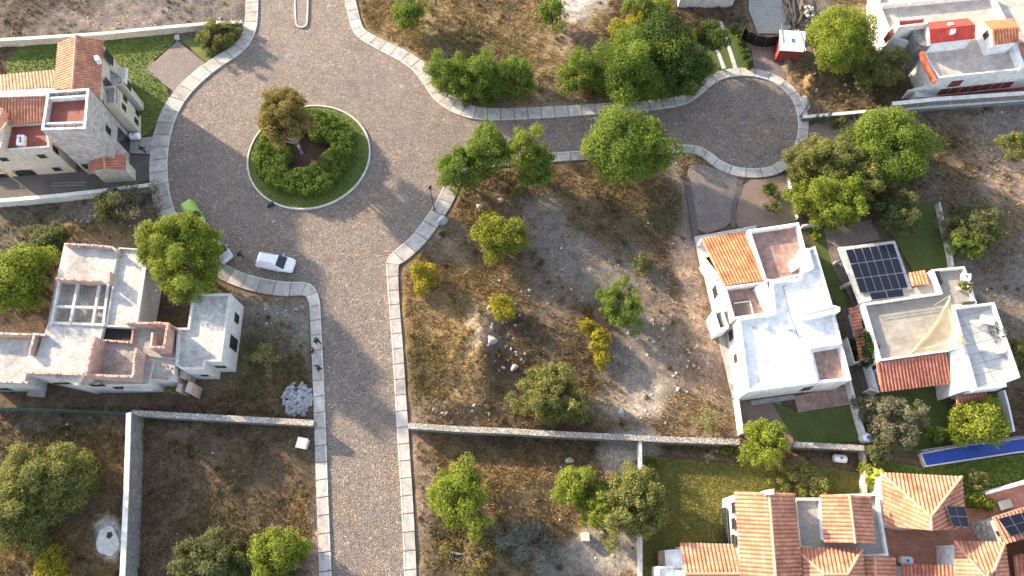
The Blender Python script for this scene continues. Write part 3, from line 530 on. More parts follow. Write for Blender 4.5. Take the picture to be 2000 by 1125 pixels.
T_ = [
 (557,228,58,'brown','tall crepe-like tree with rusty olive leaves inside the roundabout hedge','feather',dict(ht=8.6,trunk=(592,303),dens=.9,sy=1.05)),
 (356,501,80,'bright','large bright green feathery tree overhanging the two half hidden parked cars','feather',dict(ht=8.2,sy=1.1)),
 (38,545,70,'bright','bright green tree beside the unfinished concrete house at the photo edge','round',dict(ht=6.5)),
 (80,955,98,'olive','very wide olive crowned tree in the lot left of the thick stone wall','feather',dict(ht=6.,sy=1.05)),
 (98,1108,40,'yellow','small yellow green bush in the orange grass under the widest olive tree','shrub',dict()),
 (410,1095,66,'dim','dull green spreading tree beside the brightest bush south of the rubble topped wall','feather',dict(ht=4.2)),
 (540,1085,60,'bright','dense bright lime bush beside the pavement in the dark lot','round',dict(ht=4.2)),
 (887,153,47,'green','leftmost of the row of street trees north of the side road, nearest the plaza','tall',dict(ht=6)),
 (945,162,50,'green','second street tree from the plaza on the north side of the side road','tall',dict(ht=6.6)),
 (1008,160,46,'green','third and easternmost street tree in the short row facing the plaza','tall',dict(ht=6)),
 (1142,145,47,'green','green tree standing just west of the big dense grove','tall',dict(ht=6.4)),
 (1250,128,84,'green','broadest tree of the grove along the side road pavement','round',dict(ht=8)),
 (1328,128,56,'deep','dark tree at the east side of the grove by the bend of the pavement','round',dict(ht=7)),
 (1285,70,54,'deep','dark tree in the north of the grove behind the broadest tree','round',dict(ht=8)),
 (1232,55,36,'yellow','golden yellow tree on the west side of the grove','round',dict(ht=6.4)),
 (1282,18,30,'bright','slim yellow green tree at the top of the grove','tall',dict(ht=8)),
 (1243,12,26,'green','slim green tree at the top of the grove beside the yellow green one','tall',dict(ht=8)),
 (1345,72,22,'yellow','small yellowish tree between the grove and the twin concrete path strips','round',dict(ht=6)),
 (1385,75,36,'deep','dark green tree right beside the twin concrete path strips','round',dict(ht=6)),
 (795,25,36,'green','green tree at the north edge of the golden lot by the pavement','round',dict(ht=4.5)),
 (1080,30,32,'green','lone green shrub tree in the middle of the golden lot','round',dict(ht=4)),
 (1168,35,22,'brown','small brownish bare shrub east of the lone green tree in the golden lot','bare',dict(ht=3)),
 (900,332,48,'green','green tree on the plaza corner of the central lot, its leaves over the pavement','round',dict(ht=5.5,sy=1.1)),
 (948,296,48,'green','second tree from the plaza corner on the south side of the side road','round',dict(ht=6.6)),
 (1018,288,42,'bright','forked tree with a visible trunk on the south side of the side road','round',dict(ht=6.6,dens=.8)),
 (1048,325,42,'green','small green tree right of the forked tree by the side road','round',dict(ht=5.)),
 (1228,287,78,'green','huge dense green tree straddling the south pavement of the side road','round',dict(ht=8.6,sy=1.05)),
 (1165,292,30,'bright','light green tree touching the left flank of the huge dense tree','round',dict(ht=5)),
 (1635,80,66,'bright','big bright green tree right of the red walled shed','round',dict(ht=7.5,sy=1.1)),
 (1710,135,52,'olive','olive green tree between the big bright tree and the red roofed house','feather',dict(ht=4.5)),
 (1738,290,80,'green','large yellow green tree east of the turning circle','round',dict(ht=7.5)),
 (1612,322,66,'olive','feathery olive tree leaning over the turning circle pavement','feather',dict(ht=6)),
 (1625,392,66,'bright','feathery light green tree north of the solar roofed house','feather',dict(ht=6)),
 (1678,338,52,'olive','middle tree joining the feathery tree and the large yellow green tree','feather',dict(ht=5.6)),
 (1752,412,50,'dim','dull green thin tree in the garden north of the terrace house','feather',dict(ht=4.5,dens=.8)),
 (1905,445,58,'dim','grey green sparse tree in the dirt east of the thin garden wall','feather',dict(ht=4.5,dens=.7)),
 (1888,478,32,'green','compact leafy green tree at the end of the thin garden wall','round',dict(ht=4)),
 (1838,430,22,'grey','pale dry shrub growing over the thin garden wall','bare',dict(ht=3)),
 (975,460,52,'mixed','round yellow topped green tree in the upper central lot','round',dict(ht=5.2)),
 (826,541,31,'yellow','yellow bush at the left edge of the central lot near the pavement corner','shrub',dict()),
 (979,603,30,'yellow','pale yellow bush above the stone heap in the central lot','shrub',dict()),
 (1214,598,47,'green','soft green tree in the grey gravel of the central lot','feather',dict(ht=4.2,sy=1.2)),
 (1146,642,22,'yellow','uppermost of the yellow bushes beside the soft green tree','shrub',dict()),
 (1172,665,26,'yellow','middle yellow bush beside the soft green tree','shrub',dict()),
 (1176,699,22,'yellow','lowest of the yellow bushes below the soft green tree','shrub',dict()),
 (1254,517,24,'dim','small green shrub at the upper edge of the grey gravel strip','shrub',dict()),
 (1078,770,64,'olive','olive tree just above the long stone wall in the central lot','feather',dict(ht=4.6,sy=1.15)),
 (1385,822,30,'olive','low dry olive shrub in the central lot corner near the white house garden','bare',dict()),
 (900,972,64,'bright','round bright green tree in the lot below the long stone wall','round',dict(ht=6,sy=1.08)),
 (1128,948,46,'bright','bright light green tree left of the wispy tree over the thin white wall','round',dict(ht=5)),
 (1232,985,74,'olive','wispy olive tree spreading over the thin white wall','feather',dict(ht=6)),
 (1175,990,44,'bright','yellow green tree between the bright tree and the wispy tree','feather',dict(ht=5)),
 (1030,1065,56,'silver','silvery grey dry bush in the lower lot','bare',dict(ht=2.8,dens=1.6)),
 (915,1085,62,'brown','low brown dry brush at the bottom of the lower lot','bare',dict(ht=2.2,dens=1.3)),
 (1497,868,50,'bright','bushy bright green tree on the garden wall corner of the white house','round',dict(ht=4.5)),
 (1738,818,58,'grey','grey green dry round tree between the two modern houses and the garden','feather',dict(ht=4.6)),
 (1713,880,28,'dim','green bush below the grey green dry tree','shrub',dict(ht=2.6)),
 (1908,826,58,'bright','yellow green tree south of the terrace house beside the pool','round',dict(ht=4.2,sy=.7)),
 (1828,845,22,'green','small leafy bush between the grey dry tree and the tree by the pool','shrub',dict()),
 (1563,935,48,'olive','thin wispy tree on the yellowing lawn','feather',dict(ht=3.4,dens=.75)),
 (1911,936,24,'olive','tiny thin tree on the green lawn below the pool','feather',dict(ht=2.6,dens=.8)),
 (1985,285,32,'olive','olive tree cut by the photo edge above the terrace house','feather',dict(ht=5)),
 (1992,690,36,'olive','olive tree behind the grey roof block at the photo edge','feather',dict(ht=4)),
 (424,72,42,'olive','olive green bush in the corner of the lawn by the plaza pavement','feather',dict(ht=2.8)),
 (262,405,56,'grey','grey leafless tree beside the wall under the tower house','bare',dict(ht=4,dens=1.3)),
 (225,400,40,'dim','low green shrub tangled with the leafless tree','shrub',dict()),
 (100,470,36,'dim','dull bush above the unfinished house near the bright tree','shrub',dict()),
 (1275,905,14,'green','small round shrub at the left end of the yellowing lawn','shrub',dict()),
 (1420,880,16,'green','small shrub beside the long wall left of the bushy wall corner tree','shrub',dict()),
 (1390,892,15,'grey','pale dry shrub between two small green shrubs along the long wall','bare',dict()),
 (1810,156,13,'green','clipped round shrub at the corner of the red roofed house','shrub',dict()),
 (1505,372,18,'deep','dark agave like shrub in the sandy garden, the upper one','shrub',dict()),
 (1509,403,18,'dim','grey green shrub ringed with stones in the sandy garden, the lower one','shrub',dict()),
 (1640,238,16,'dim','bushy cactus clump in the gravel garden east of the turning circle','shrub',dict()),
 (1698,228,18,'olive','spiky yellow green plant along the thin boundary wall','shrub',dict()),
 (1580,395,14,'deep','dark shrub along the thin fence between the two gardens','shrub',dict()),
 (700,0,1,'green','x','shrub',dict()),
 (1345,312,20,'brown','dry brown shrub where the gravel drive meets the pavement','bare',dict()),
 (1010,372,14,'brown','orange dry bush beneath the forked tree','shrub',dict()),
 (1012,325,12,'green','x','shrub',dict()),
 (930,790,22,'olive','x','bare',dict()),
 (520,700,34,'olive','low dry scrub between the unfinished house and the people on the pavement','bare',dict()),
 (345,765,20,'olive','straggly weed bush under the broken canopy of the unfinished house','bare',dict()),
 (1662,455,10,'green','x','shrub',dict()),
 (1592,462,9,'bright','small bright plant in the dark strip lawn between the two modern houses','shrub',dict()),
]
for px, py, rp, pal, lab, kind, kw in T_:
    if lab == 'x': continue
    nm = 'shrub' if kind in ('shrub', 'bare') else 'tree'
    if 'tree' in lab.split() and kind == 'bare' and 'leafless' in lab: nm = 'tree'
    tree(px, py, rp, pal, lab, kind, name=nm, cat=nm, **kw)
# low scrub: too many little weeds to count
x, y, z, c, r = scatter(9000, 21, lambda c, px, py, r: (r.rand(len(c)) < np.clip(fbm(px, py, 45, 55)*3.2-1.35, .02, .9)))
k_ = len(x); rs_ = r.uniform(.12, .42, k_); cs_ = np.stack([x, y, z+rs_*.45], -1); VA, _ = leaves(cs_, rs_, 34, .11, (1, 1, 1), (1, 1, 1), 5, asp=2.4, shell=.2)
kk = np.maximum(3, (34*rs_**2/np.mean(rs_**2)).astype(int)); wt = r.rand(k_); bc = np.where(wt[:, None] < .45, np.array([.19, .135, .065]), np.where(wt[:, None] < .8, np.array([.12, .13, .05]), np.array([.26, .22, .13])))*r.uniform(.6, 1.3, (k_, 1))
tag(fastmesh('undergrowth', VA, 4, np.repeat(bc, kk, 0)*r.uniform(.75, 1.25, (len(VA), 1)), 'leaf'), kind='stuff', label='low dry weeds and scrub dotted over the empty lots', cat='undergrowth')
# hedge ring on the island
def hedge(name, cells, label, pal, base, lf=.17, per=110, cat='hedge', stem=True):
    global TN; TN += 1; root = thing(name, base, label, cat); cs = [(x-base.x, y-base.y, z) for x, y, z, r_ in cells]
    V, cl = leaves(cs, [r_ for *_, r_ in cells], per, lf, *PAL[pal], seed=TN, asp=1.4, shell=.5); fastmesh('foliage', V, 4, cl, 'leaf', root)
    if stem:
        s = MB()
        for i in range(0, len(cs), 3): s.bar((cs[i][0], cs[i][1], 0), cs[i], .05, 5, r2=.02)
        s.obj('stems', 'bark', root)
rr = random.Random(5); cells = []; hc = P(601, 303)
for i in range(1400):
    a = rr.uniform(0, 6.283); 
    ri = 2.5+.45*math.sin(3*a+1)+.3*math.sin(5*a); ro = 6.0+.25*math.sin(4*a); q = rr.uniform(ri+.3, ro-.2)
    if 1.75 < a < 2.75 and rr.random() < .8: continue
    cells.append((hc.x+q*math.cos(a), hc.y+q*math.sin(a)*1.03-.1, .3+rr.uniform(.2, .95), rr.uniform(.35, .6)))
hedge('hedge', cells, 'thick dark green ring hedge growing inside the roundabout island', 'hedge', Vector((hc.x, hc.y, .12)), lf=.13, per=190)
def strip(px0, px1, n, w, hgt, seed, r0=.3, r1=.5, zt=.8):
    a, b = P(*px0, zt), P(*px1, zt); q = random.Random(seed); o = []
    for i in range(n):
        p = a.lerp(b, q.random()); o.append((p.x+q.uniform(-w, w), p.y+q.uniform(-w, w), q.uniform(.25, hgt), q.uniform(r0, r1)))
    return o
hedge('hedge', strip((1892, 976), (1930, 982), 34, .5, 1., 2), 'short bright clipped hedge at the corner of the red paved yard', 'bright', P(1910, 979))
hedge('hedge', strip((1435, 50), (1466, 128), 40, .25, .9, 3, .25, .4), 'narrow hedge along the right side of the twin path lawn', 'deep', P(1450, 90))
hedge('climbing_plant', strip((1692, 655), (1708, 702), 60, .4, 3.2, 6, .3, .5, 3), 'dark green climbing plant with red blooms on the corner of the terrace house', 'deep', P(1702, 680), cat='plant')
hedge('hedge', strip((1690, 905), (1704, 955), 40, .35, 1.6, 8), 'yellow green creeper over the garden wall left of the hipped roof', 'bright', P(1698, 930))
# ---------------------------------------------------------------- walls and fences
def wall(pts, h, t, mat, label, top=None, name='wall', cat='wall', base=-.3, cap=0.):
    """pts: pixels of the wall's top centre line; h: height"""
    w = [P(x, y, h) for x, y in pts]; org = Vector((w[0].x, w[0].y, 0)); L = []; Rt = []; n = len(w)
    for i in range(n):
        a = w[max(i-1, 0)]; b = w[min(i+1, n-1)]; d = Vector((b.x-a.x, b.y-a.y)).normalized(); nn = Vector((-d.y, d.x))*t/2
        L.append((w[i].x+nn.x, w[i].y+nn.y)); Rt.append((w[i].x-nn.x, w[i].y-nn.y))
    m = MB(org); hs = h-(cap or 0)
    for i in range(n-1):
        q = [L[i], L[i+1], Rt[i+1], Rt[i]]
        vs = [(x, y, base) for x, y in q]+[(x, y, hs) for x, y in q]; m.add(vs, [(4, 5, 6, 7), (0, 1, 5, 4), (2, 3, 7, 6)]+([(3, 0, 4, 7)] if i == 0 else [])+([(1, 2, 6, 5)] if i == n-2 else []))
    if not cap:
        o = m.obj(name, mat); return tag(o, label, cat)
    root = thing(name, org, label, cat); 
    m.obj('masonry', mat, root)
    c = MB(org); 
    for i in range(n-1):
        k = .05/t; q = [Vector(L[i]).lerp(Vector(Rt[i]), -k), Vector(L[i+1]).lerp(Vector(Rt[i+1]), -k), Vector(Rt[i+1]).lerp(Vector(L[i+1]), -k), Vector(Rt[i]).lerp(Vector(L[i]), -k)]
        vs = [(x, y, hs) for x, y in q]+[(x, y, h) for x, y in q]; c.add(vs, [(4, 5, 6, 7), (3, 2, 1, 0), (0, 1, 5, 4), (2, 3, 7, 6), (3, 0, 4, 7), (1, 2, 6, 5)])
    c.obj('coping', top or mat, root); return root
wall([(-30,79),(60,74),(200,65),(330,52),(400,46),(472,42)], 1.2, .38, 'cream', 'low cream wall between the grey dirt lot and the green lawn of the tower house', 'whitewash', cap=.08)
wall([(-30,394),(100,383),(200,372),(292,361)], 1.3, .4, 'whitewash', 'pale grey boundary wall below the tower house yard', 'whitewash', cap=.08)
wall([(251,806),(249,870),(246,960),(242,1050),(238,1140),(236,1200)], 2.8, .4, 'stonewall', 'tall thick grey stone wall with bright edge dividing the two dark lower lots', 'whitewash', cap=.12)
wall([(256,806),(340,811),(450,817),(560,823),(612,826)], 1.5, .5, 'stonewall', 'stone wall with rubble top running to the pavement behind the rock pile', 'rubbletop', cap=.12)
wall([(797,831),(900,838),(1000,842),(1100,848),(1200,853),(1300,858),(1445,863)], 1.7, .5, 'stonewall', 'long stone wall crossing the middle of the lots east of the road', 'rubbletop', cap=.12)
wall([(1550,868),(1620,871),(1688,875)], 1.7, .45, 'stonewall', 'short stone wall closing the garden of the white house', 'rubbletop', cap=.12)
wall([(1251,862),(1252,960),(1252,1060),(1252,1180)], 1.5, .28, 'whitewash', 'thin white wall crossed by the wispy olive tree')
wall([(1688,878),(1691,920),(1691,962)], 1.2, .28, 'cream', 'thin cream wall at the right end of the yellowing lawn')
wall([(1568,228),(1650,221),(1745,212),(1880,203),(2050,190)], .9, .34, 'stonewall', 'long low pale topped boundary wall right of the turning circle', 'whitewash', cap=.1)
wall([(1744,202),(1830,193),(2050,178)], 2.0, .45, 'stonewall', 'stepped stone retaining wall in front of the red roofed house', 'whitewash', cap=.12)
wall([(1835,395),(1845,440),(1857,490),(1862,520)], .9, .22, 'whitewash', 'thin pale garden wall running into the terrace house from the north')
wall([(1541,345),(1550,380),(1559,425)], .7, .1, 'whitewash', 'thin low fence line between the sandy garden and the feathery trees')
wall([(1962,762),(1972,800),(1981,842)], 1.1, .22, 'white', 'white side wall of the garden south of the terrace house')
wall([(1568,440),(1606,434)], .8, .2, 'whitewash', 'short pale wall between the white house and the gravel drive')
wall([(1930,962),(1980,948),(2050,928)], 1.6, .3, 'white', 'white wall along the north side of the red paved yard')
wall([(1660,742),(1672,788),(1682,825),(1690,850)], 1.2, .25, 'whitewash', 'white garden wall on the east of the red patio')
wall([(1441,776),(1446,812),(1451,846)], 1.3, .22, 'white', 'white garden wall continuing south from the white house west side')
wall([(1800,880),(1885,868),(2050,846)], .9, .22, 'stonewall', 'low rough wall behind the blue pool')
# pool
def pool():
    a = [(1797,885),(1888,868),(1992,855),(2050,848),(2050,880),(1990,884),(1900,898),(1808,912)]; w = W(a, .5); org = w[0].copy(); org.z = 0
    root = thing('swimming_pool', org, 'long narrow bright blue pool between the garden trees and the green lawn', 'pool')
    po = [(v.x, v.y) for v in w]; pi_ = inset(po, .14); m = MB(org); ring(pi_, po, -.1, .5, m); m.obj('coping', 'beam', root)
    m = MB(org); m.add([(x, y, .36) for x, y in pi_], [tuple(range(len(pi_)))]); m.obj('basin', 'poolblue', root)
    m = MB(org); m.add([(x, y, .44) for x, y in inset(pi_, -.01)], [tuple(range(len(pi_)))])
    m2, t, b = nt('pool_water'); bump(t, b, noise(t, coord(t), 3, 3), .25, .03); b.inputs['Base Color'].default_value = (.2, .4, .9, 1); b.inputs['Transmission Weight'].default_value = .9; b.inputs['Roughness'].default_value = .08; b.inputs['IOR'].default_value = 1.33
    m.obj('water', m2, root)
pool()
# green mesh fence
def fence(pts, h, mat, label, step=2.6, sag=0):
    w = [P(x, y, h) for x, y in pts]; org = Vector((w[0].x, w[0].y, 0)); root = thing('fence', org, label, 'fence'); m = MB(org)
    for i in range(len(w)-1):
        a, b = w[i], w[i+1]; d = (b-a).normalized(); nn = Vector((-d.y, d.x, 0))*.015; lo = Vector((0, 0, h-.05))
        m.add([a-nn, b-nn, b+nn, a+nn, a-nn-lo, b-nn-lo, b+nn-lo, a+nn-lo], [(0, 1, 2, 3), (0, 4, 5, 1), (2, 6, 7, 3), (4, 7, 6, 5)])
    m.obj('mesh_screen', mat, root)
    for i in range(len(w)-1):
        k = max(1, int((w[i+1]-w[i]).length/step))
        for j in range(k+(i == len(w)-2)):
            p = w[i].lerp(w[i+1], j/k); q = MB(org); q.bar((p.x, p.y, -.2), (p.x, p.y, h+.08), .04, 6); q.obj('post', 'rust', root)
fence([(-30,794),(100,799),(248,806)], 1.7, 'greenmesh', 'green mesh fence left of the tall thick stone wall')
fence([(1450,67),(1456,52),(1465,62),(1480,69),(1500,73),(1523,70)], 1.9, 'mesh', 'black shade mesh fence sagging beside the red shed')
# ---------------------------------------------------------------- building helpers
class House:
    def __init__(s, name, px, label, cat='house'):
        b = P(*px); s.o = Vector((b.x, b.y, 0)); s.root = thing(name, s.o, label, cat)
    def mb(s): return MB(s.o)
    def poly(s, pts, z): return [(v.x, v.y) for v in W(pts, z)]
    def block(s, pts, z, wallm='white', roofm='waterproof', par=.5, t=.2, z0=-.3, wn='wall', rn='roof', cap=None, label=None):
        """pts: pixels of the outer top corners at height z. par: parapet height (roof floor = z-par)"""
        po = s.poly(pts, z); n = len(po)
        if sum(po[i][0]*po[(i+1) % n][1]-po[(i+1) % n][0]*po[i][1] for i in range(n)) < 0: po = po[::-1]
        m = s.mb(); zr = z-par; pi_ = inset(po, t)
        for i in range(n):
            j = (i+1) % n; a, b, c, d = po[i], po[j], pi_[j], pi_[i]
            m.add([(*a, z0), (*b, z0), (*b, z), (*a, z)], [(0, 1, 2, 3)])
            if par: m.add([(*a, z), (*b, z), (*c, z), (*d, z)], [(0, 1, 2, 3)], 1 if cap else 0); m.add([(*d, z), (*c, z), (*c, zr-.05), (*d, zr-.05)], [(0, 1, 2, 3)])
        o = m.obj(wn, [wallm]+([cap] if cap else []), s.root)
        if label: o['label'] = label
        f = s.mb(); pp = pi_ if par else po; f.add([(*p, zr) for p in (inset(pp, -.02) if par else pp)], [tuple(range(n))]); f.obj(rn, roofm, s.root)
        bm = bmesh.new(); me = s.root.children[-1].data if s.root.children else None
        bm.free(); return po
    def fix(s): pass
    def win(s, A, B, px, py, w, h, arch=False, zr=None, mull=1, name='window', mat='glass', fr='frame'):
        q, n = onwall(A, B, px, py); d = Vector((-n.y, n.x, 0)); u = Vector((0, 0, 1))
        def pt(a, b, k): return q+d*a+u*b+n*k
        m = s.mb(); t = .07
        for (a0, a1, b0, b1) in ((-w/2-t, w/2+t, h/2, h/2+t), (-w/2-t, w/2+t, -h/2-t, -h/2), (-w/2-t, -w/2, -h/2, h/2), (w/2, w/2+t, -h/2, h/2)):
            vs = [pt(a, b, k) for k in (-.02, .06) for a, b in ((a0, b0), (a1, b0), (a1, b1), (a0, b1))]; m.add(vs, [(4, 5, 6, 7), (0, 1, 5, 4), (1, 2, 6, 5), (2, 3, 7, 6), (3, 0, 4, 7)])
        for i in range(1, mull+1):
            a = -w/2+w*i/(mull+1); vs = [pt(a+e, b, k) for k in (0, .04) for e, b in ((-.02, -h/2), (.02, -h/2), (.02, h/2), (-.02, h/2))]; m.add(vs, [(4, 5, 6, 7), (0, 1, 5, 4), (1, 2, 6, 5), (2, 3, 7, 6), (3, 0, 4, 7)])
        f = m.obj(name, fr, s.root); g = s.mb(); vs = [pt(-w/2, -h/2, .015), pt(w/2, -h/2, .015)]
        if arch: vs += [pt(w/2*math.cos(R(a)), h/2-w*.2+w*.25*math.sin(R(a)), .015) for a in range(0, 181, 20)]
        else: vs += [pt(w/2, h/2, .015), pt(-w/2, h/2, .015)]
        g.add(vs, [tuple(range(len(vs)))]); g.obj('pane', mat, f)
    def skirt(s, pts, z0, mat='cream', dz=-.1, d=.3, name='wall'):
        """walls under a roof outline given as (px,py,z)"""
        w = [P(*p) for p in pts]; po = [(v.x, v.y) for v in w]; n = len(w); pi_ = inset(po, d); m = s.mb()
        sg = sum(po[i][0]*po[(i+1) % n][1]-po[(i+1) % n][0]*po[i][1] for i in range(n)) > 0
        for i in range(n):
            j = (i+1) % n; f = [(*pi_[i], z0), (*pi_[j], z0), (*pi_[j], w[j].z+dz), (*pi_[i], w[i].z+dz)]; m.add(f if sg else f[::-1], [(0, 1, 2, 3)])
        m.obj(name, mat, s.root); return pi_
    def tiles(s, pts, e0, e1, mat='tile', sp=.36, name='roof'):
        """pts (px,py,z) outline of one plane; ribs run along the direction e0->e1 (indices or px triples)"""
        w = [P(*p) for p in pts]; n = (w[1]-w[0]).cross(w[2]-w[0])
        if len(w) > 3 and n.length < .5: n = (w[2]-w[1]).cross(w[3]-w[1])
        n.normalize()
        if n.z < 0: n = -n
        g = (P(*pts[e1]) if isinstance(e1, int) else P(*e1))-(P(*pts[e0]) if isinstance(e0, int) else P(*e0)); g = (g-n*g.dot(n)).normalized(); a = g.cross(n).normalized()
        o = w[0]; A = [(p-o).dot(a) for p in w]; B = [(p-o).dot(g) for p in w]; a0, a1 = min(A), max(A); k = 6; N_ = max(2, int((a1-a0)/sp))*k; prev = None; m = s.mb(); N2 = len(w)
        def rng(x):
            r_ = []
            for i in range(N2):
                j = (i+1) % N2
                if (A[i]-x)*(A[j]-x) <= 0 and abs(A[i]-A[j]) > 1e-9: r_.append(B[i]+(B[j]-B[i])*(x-A[i])/(A[j]-A[i]))
            return (min(r_), max(r_)) if len(r_) > 1 else (B[0], B[0])
        b0 = min(B)
        for i in range(N_+1):
            x = a0+(a1-a0)*i/N_; xx = min(max(x, a0+1e-4), a1-1e-4); lo, hi = rng(xx); hgt = .11*abs(math.sin(math.pi*i/k)); ui = i/k
            c = [o+a*x+g*lo+n*hgt, o+a*x+g*hi+n*hgt]; uvs = [(ui, (lo-b0)/.42), (ui, (hi-b0)/.42)]
            if prev: u0 = prev[1]; e = 1e-3; m.add([prev[0][0], c[0], c[1], prev[0][1]], [(0, 1, 2, 3)], 0, [(u0[0][0]+e, u0[0][1]), (uvs[0][0]-e, uvs[0][1]), (uvs[1][0]-e, uvs[1][1]), (u0[1][0]+e, u0[1][1])])
            prev = (c, uvs)
        b = [p-n*.12 for p in w]; tt = [p-n*.002 for p in w]; m.add(b+tt, [tuple(range(N2))]+[(i, (i+1) % N2, N2+(i+1) % N2, N2+i) for i in range(N2)], 1)
        return m.obj(name, [mat, 'tilecap'], s.root)
    def ridge(s, *segs, mat='tilecap', r=.13):
        m = s.mb()
        for p, q in segs: a, b = P(*p), P(*q); m.bar(a+Vector((0, 0, .05)), b+Vector((0, 0, .05)), r, 8)
        m.obj('ridge_cap', mat, s.root)
    def boxpx(s, name, pts, z0, z1, mat, top=None):
        m = s.mb(); m.prism(s.poly(pts, z1), z0, z1, 0, 1 if top else None); return m.obj(name, [mat]+([top] if top else []), s.root)
def wall3(h, name, pts, z1, z0, t, mat, cap=None, capm='brickcap'):
    """free wall along pixel tops at z1 as part of house h"""
    w = [P(x, y, z1) for x, y in pts]; m = h.mb()
    for i in range(len(w)-1):
        a, b = w[i], w[i+1]; d = (b-a).normalized(); nn = Vector((-d.y, d.x, 0))*t/2; a = a-d*t/2; b = b+d*t/2
        m.prism([tuple((a+nn)[:2]), tuple((b+nn)[:2]), tuple((b-nn)[:2]), tuple((a-nn)[:2])], z0, z1+.001*i, 0, 1 if cap else 0)
    if cap:       # broken brick ends along the top
        q = random.Random(len(pts)*31+int(pts[0][0]))
        for i in range(len(w)-1):
            a, b = w[i], w[i+1]; L = (b-a).length; ang = math.atan2(b.y-a.y, b.x-a.x); k = int(L/.3)
            for j in range(k):
                if q.random() < .45: p = a.lerp(b, (j+q.uniform(.2, .8))/k); m.box((p.x, p.y, z1+.03), (q.uniform(.1, .28), t*q.uniform(.5, .95), .13), ang+q.uniform(-.15, .15), 1)
    return m.obj(name, [mat]+([capm] if cap else []), h.root)
# ---------------------------------------------------------------- H1 tower house
h = House('tower_house', (150, 300), 'cream house with stone tower, red roof terrace and terracotta tiled roofs')
tw = h.block([(92,178),(174,172),(167,251),(80,254)], 9.3, 'stonetower', 'redfloor', .75, .28, cap='white', wn='tower_wall', rn='tower_terrace')
for (a, b) in (((96,191),(170,186)), ((88,241),(165,238))): wall3(h, 'terrace_beam', [a, b], 9.2, 8.5, .22, 'white')
for q in ([(97,182),(170,177),(170,185),(96,190)], [(87,244),(164,240),(164,247),(85,250)]): h.boxpx('slot_shade_slab', q, 8.5, 8.62, 'frame')  # dark slabs on the floor, shade of the open slots put into colour
m = h.mb()
for t_ in (.25, .5, .75):
    for (a, b, c, d) in (((92,180),(172,174),(94,191),(170,186)), ((88,241),(165,238),(82,253),(166,249))):
        p0 = P(*a, 9.35).lerp(P(*b, 9.35), t_); p1 = P(*c, 9.35).lerp(P(*d, 9.35), t_); m.bar(p0, p1, .03, 5)
m.obj('iron_bar', 'iron', h.root)
A, B = [(P(*q, 9.3)) for q in ((174,172),(167,251))]; h.win(A, B, 211, 254, .8, 1.0, mull=0); h.win(A, B, 242, 275, 1.9, 2.9, arch=True, name='entrance_door', mull=1)
A, B = [(P(*q, 9.3)) for q in ((167,251),(80,254))]; h.win(A, B, 169, 325, .7, .9, mull=0)
# gable block
E_, Rg = 7.3, 8.9
h.tiles([(114,84,E_),(106,174,E_),(142,174,Rg),(149,69,Rg)], 0, 3); h.tiles([(203,78,E_),(196,190,E_),(142,174,Rg),(149,69,Rg)], 0, 3, 'tile')
h.ridge(((149,69,Rg),(142,174,Rg)))
sk = h.skirt([(114,84,E_),(149,69,Rg),(203,78,E_),(196,190,E_),(142,176,Rg),(106,174,E_)], -.3)
A, B = P(203,78,E_), P(196,190,E_); h.win(A, B, 213, 112, 1.2, 1.6); h.win(A, B, 212, 165, .9, 1.5, arch=True)
h.boxpx('chimney', [(183,109),(191,107),(193,116),(185,118)], 7.6, 8.35, 'white')
# east wing
h.block([(200,169),(226,167),(225,203),(203,203)], 6.2, 'cream', 'slabroof', .6, .15, rn='terrace_floor')
A, B = P(226,167,6.2), P(225,203,6.2)
for q in ((244,193),(242,210),(268,221),(266,237)): h.win(A, B, *q, .7, .8, mull=0)
h.block([(205,128),(240,150),(240,165),(226,166),(203,166)], 5.2, 'cream', 'slabroof', .4, .15, rn='terrace_floor')
A, B = P(240,150,5.2), P(240,165,5.2); h.win(A, B, 249,164, 1.1, 1.5); 
h.boxpx('balcony', [(232,132),(246,131),(243,160),(230,160)], 4.4, 5.0, 'whitewash', 'slabroof')
m = h.mb()
for i in range(6): p = P(228, 170+i*6.2, 6.3); m.bar(p-Vector((0, 0, .7)), p, .025, 5)
m.bar(P(228,169,6.35), P(227,202,6.35), .03, 5); m.obj('railing', 'iron', h.root)
# west roofs
h.tiles([(-40,151,5.8),(108,137,5.8),(106,171,6.9),(-40,179,6.9)], 0, 3); h.boxpx('ridge_parapet', [(-40,180),(106,171),(107,177),(88,186),(-40,191)], -.3, 7.0, 'whitewash')
h.tiles([(-40,195,6.8),(88,186,6.8),(83,239,5.7),(-40,250,5.7)], 3, 0, 'tile'); 
h.block([(-40,246),(90,238),(96,287),(-40,296)], 5.5, 'cream', 'redfloor', .35, .18, cap='whitewash')
h.tiles([(-40,200,7.3),(6,214,7.3),(17,226,6.3),(1,252,6.3),(-40,290,6.3)], 2, 1, 'tile'); h.boxpx('gable_wall', [(-40,222),(14,228),(1,288),(-40,292)], 5., 6.2, 'cream')
m = h.mb(); m.prism(h.poly([(33,263),(47,263),(45,282),(31,282)], 5.7), 5.15, 5.7); m.obj('skylight', 'white', h.root)
m = h.mb(); m.prism(h.poly([(38,267),(41,267),(41,278),(38,278)], 5.72), 5.7, 5.72); m.obj('skylight_slot', 'glass', h.root)
A, B = P(-40,296,5.5), P(96,287,5.5)
for q in ((8,311),(82,305),(111,330)): h.win(A, B, *q, .75, .6, mull=0)
for q in ((51,339),(0,346)): h.win(A, B, *q, 2.2, 1.5, arch=True, mull=2)
A, B = P(90,238,5.5), P(96,287,5.5); h.win(A, B, 108, 293, .8, 1.0, mull=0)
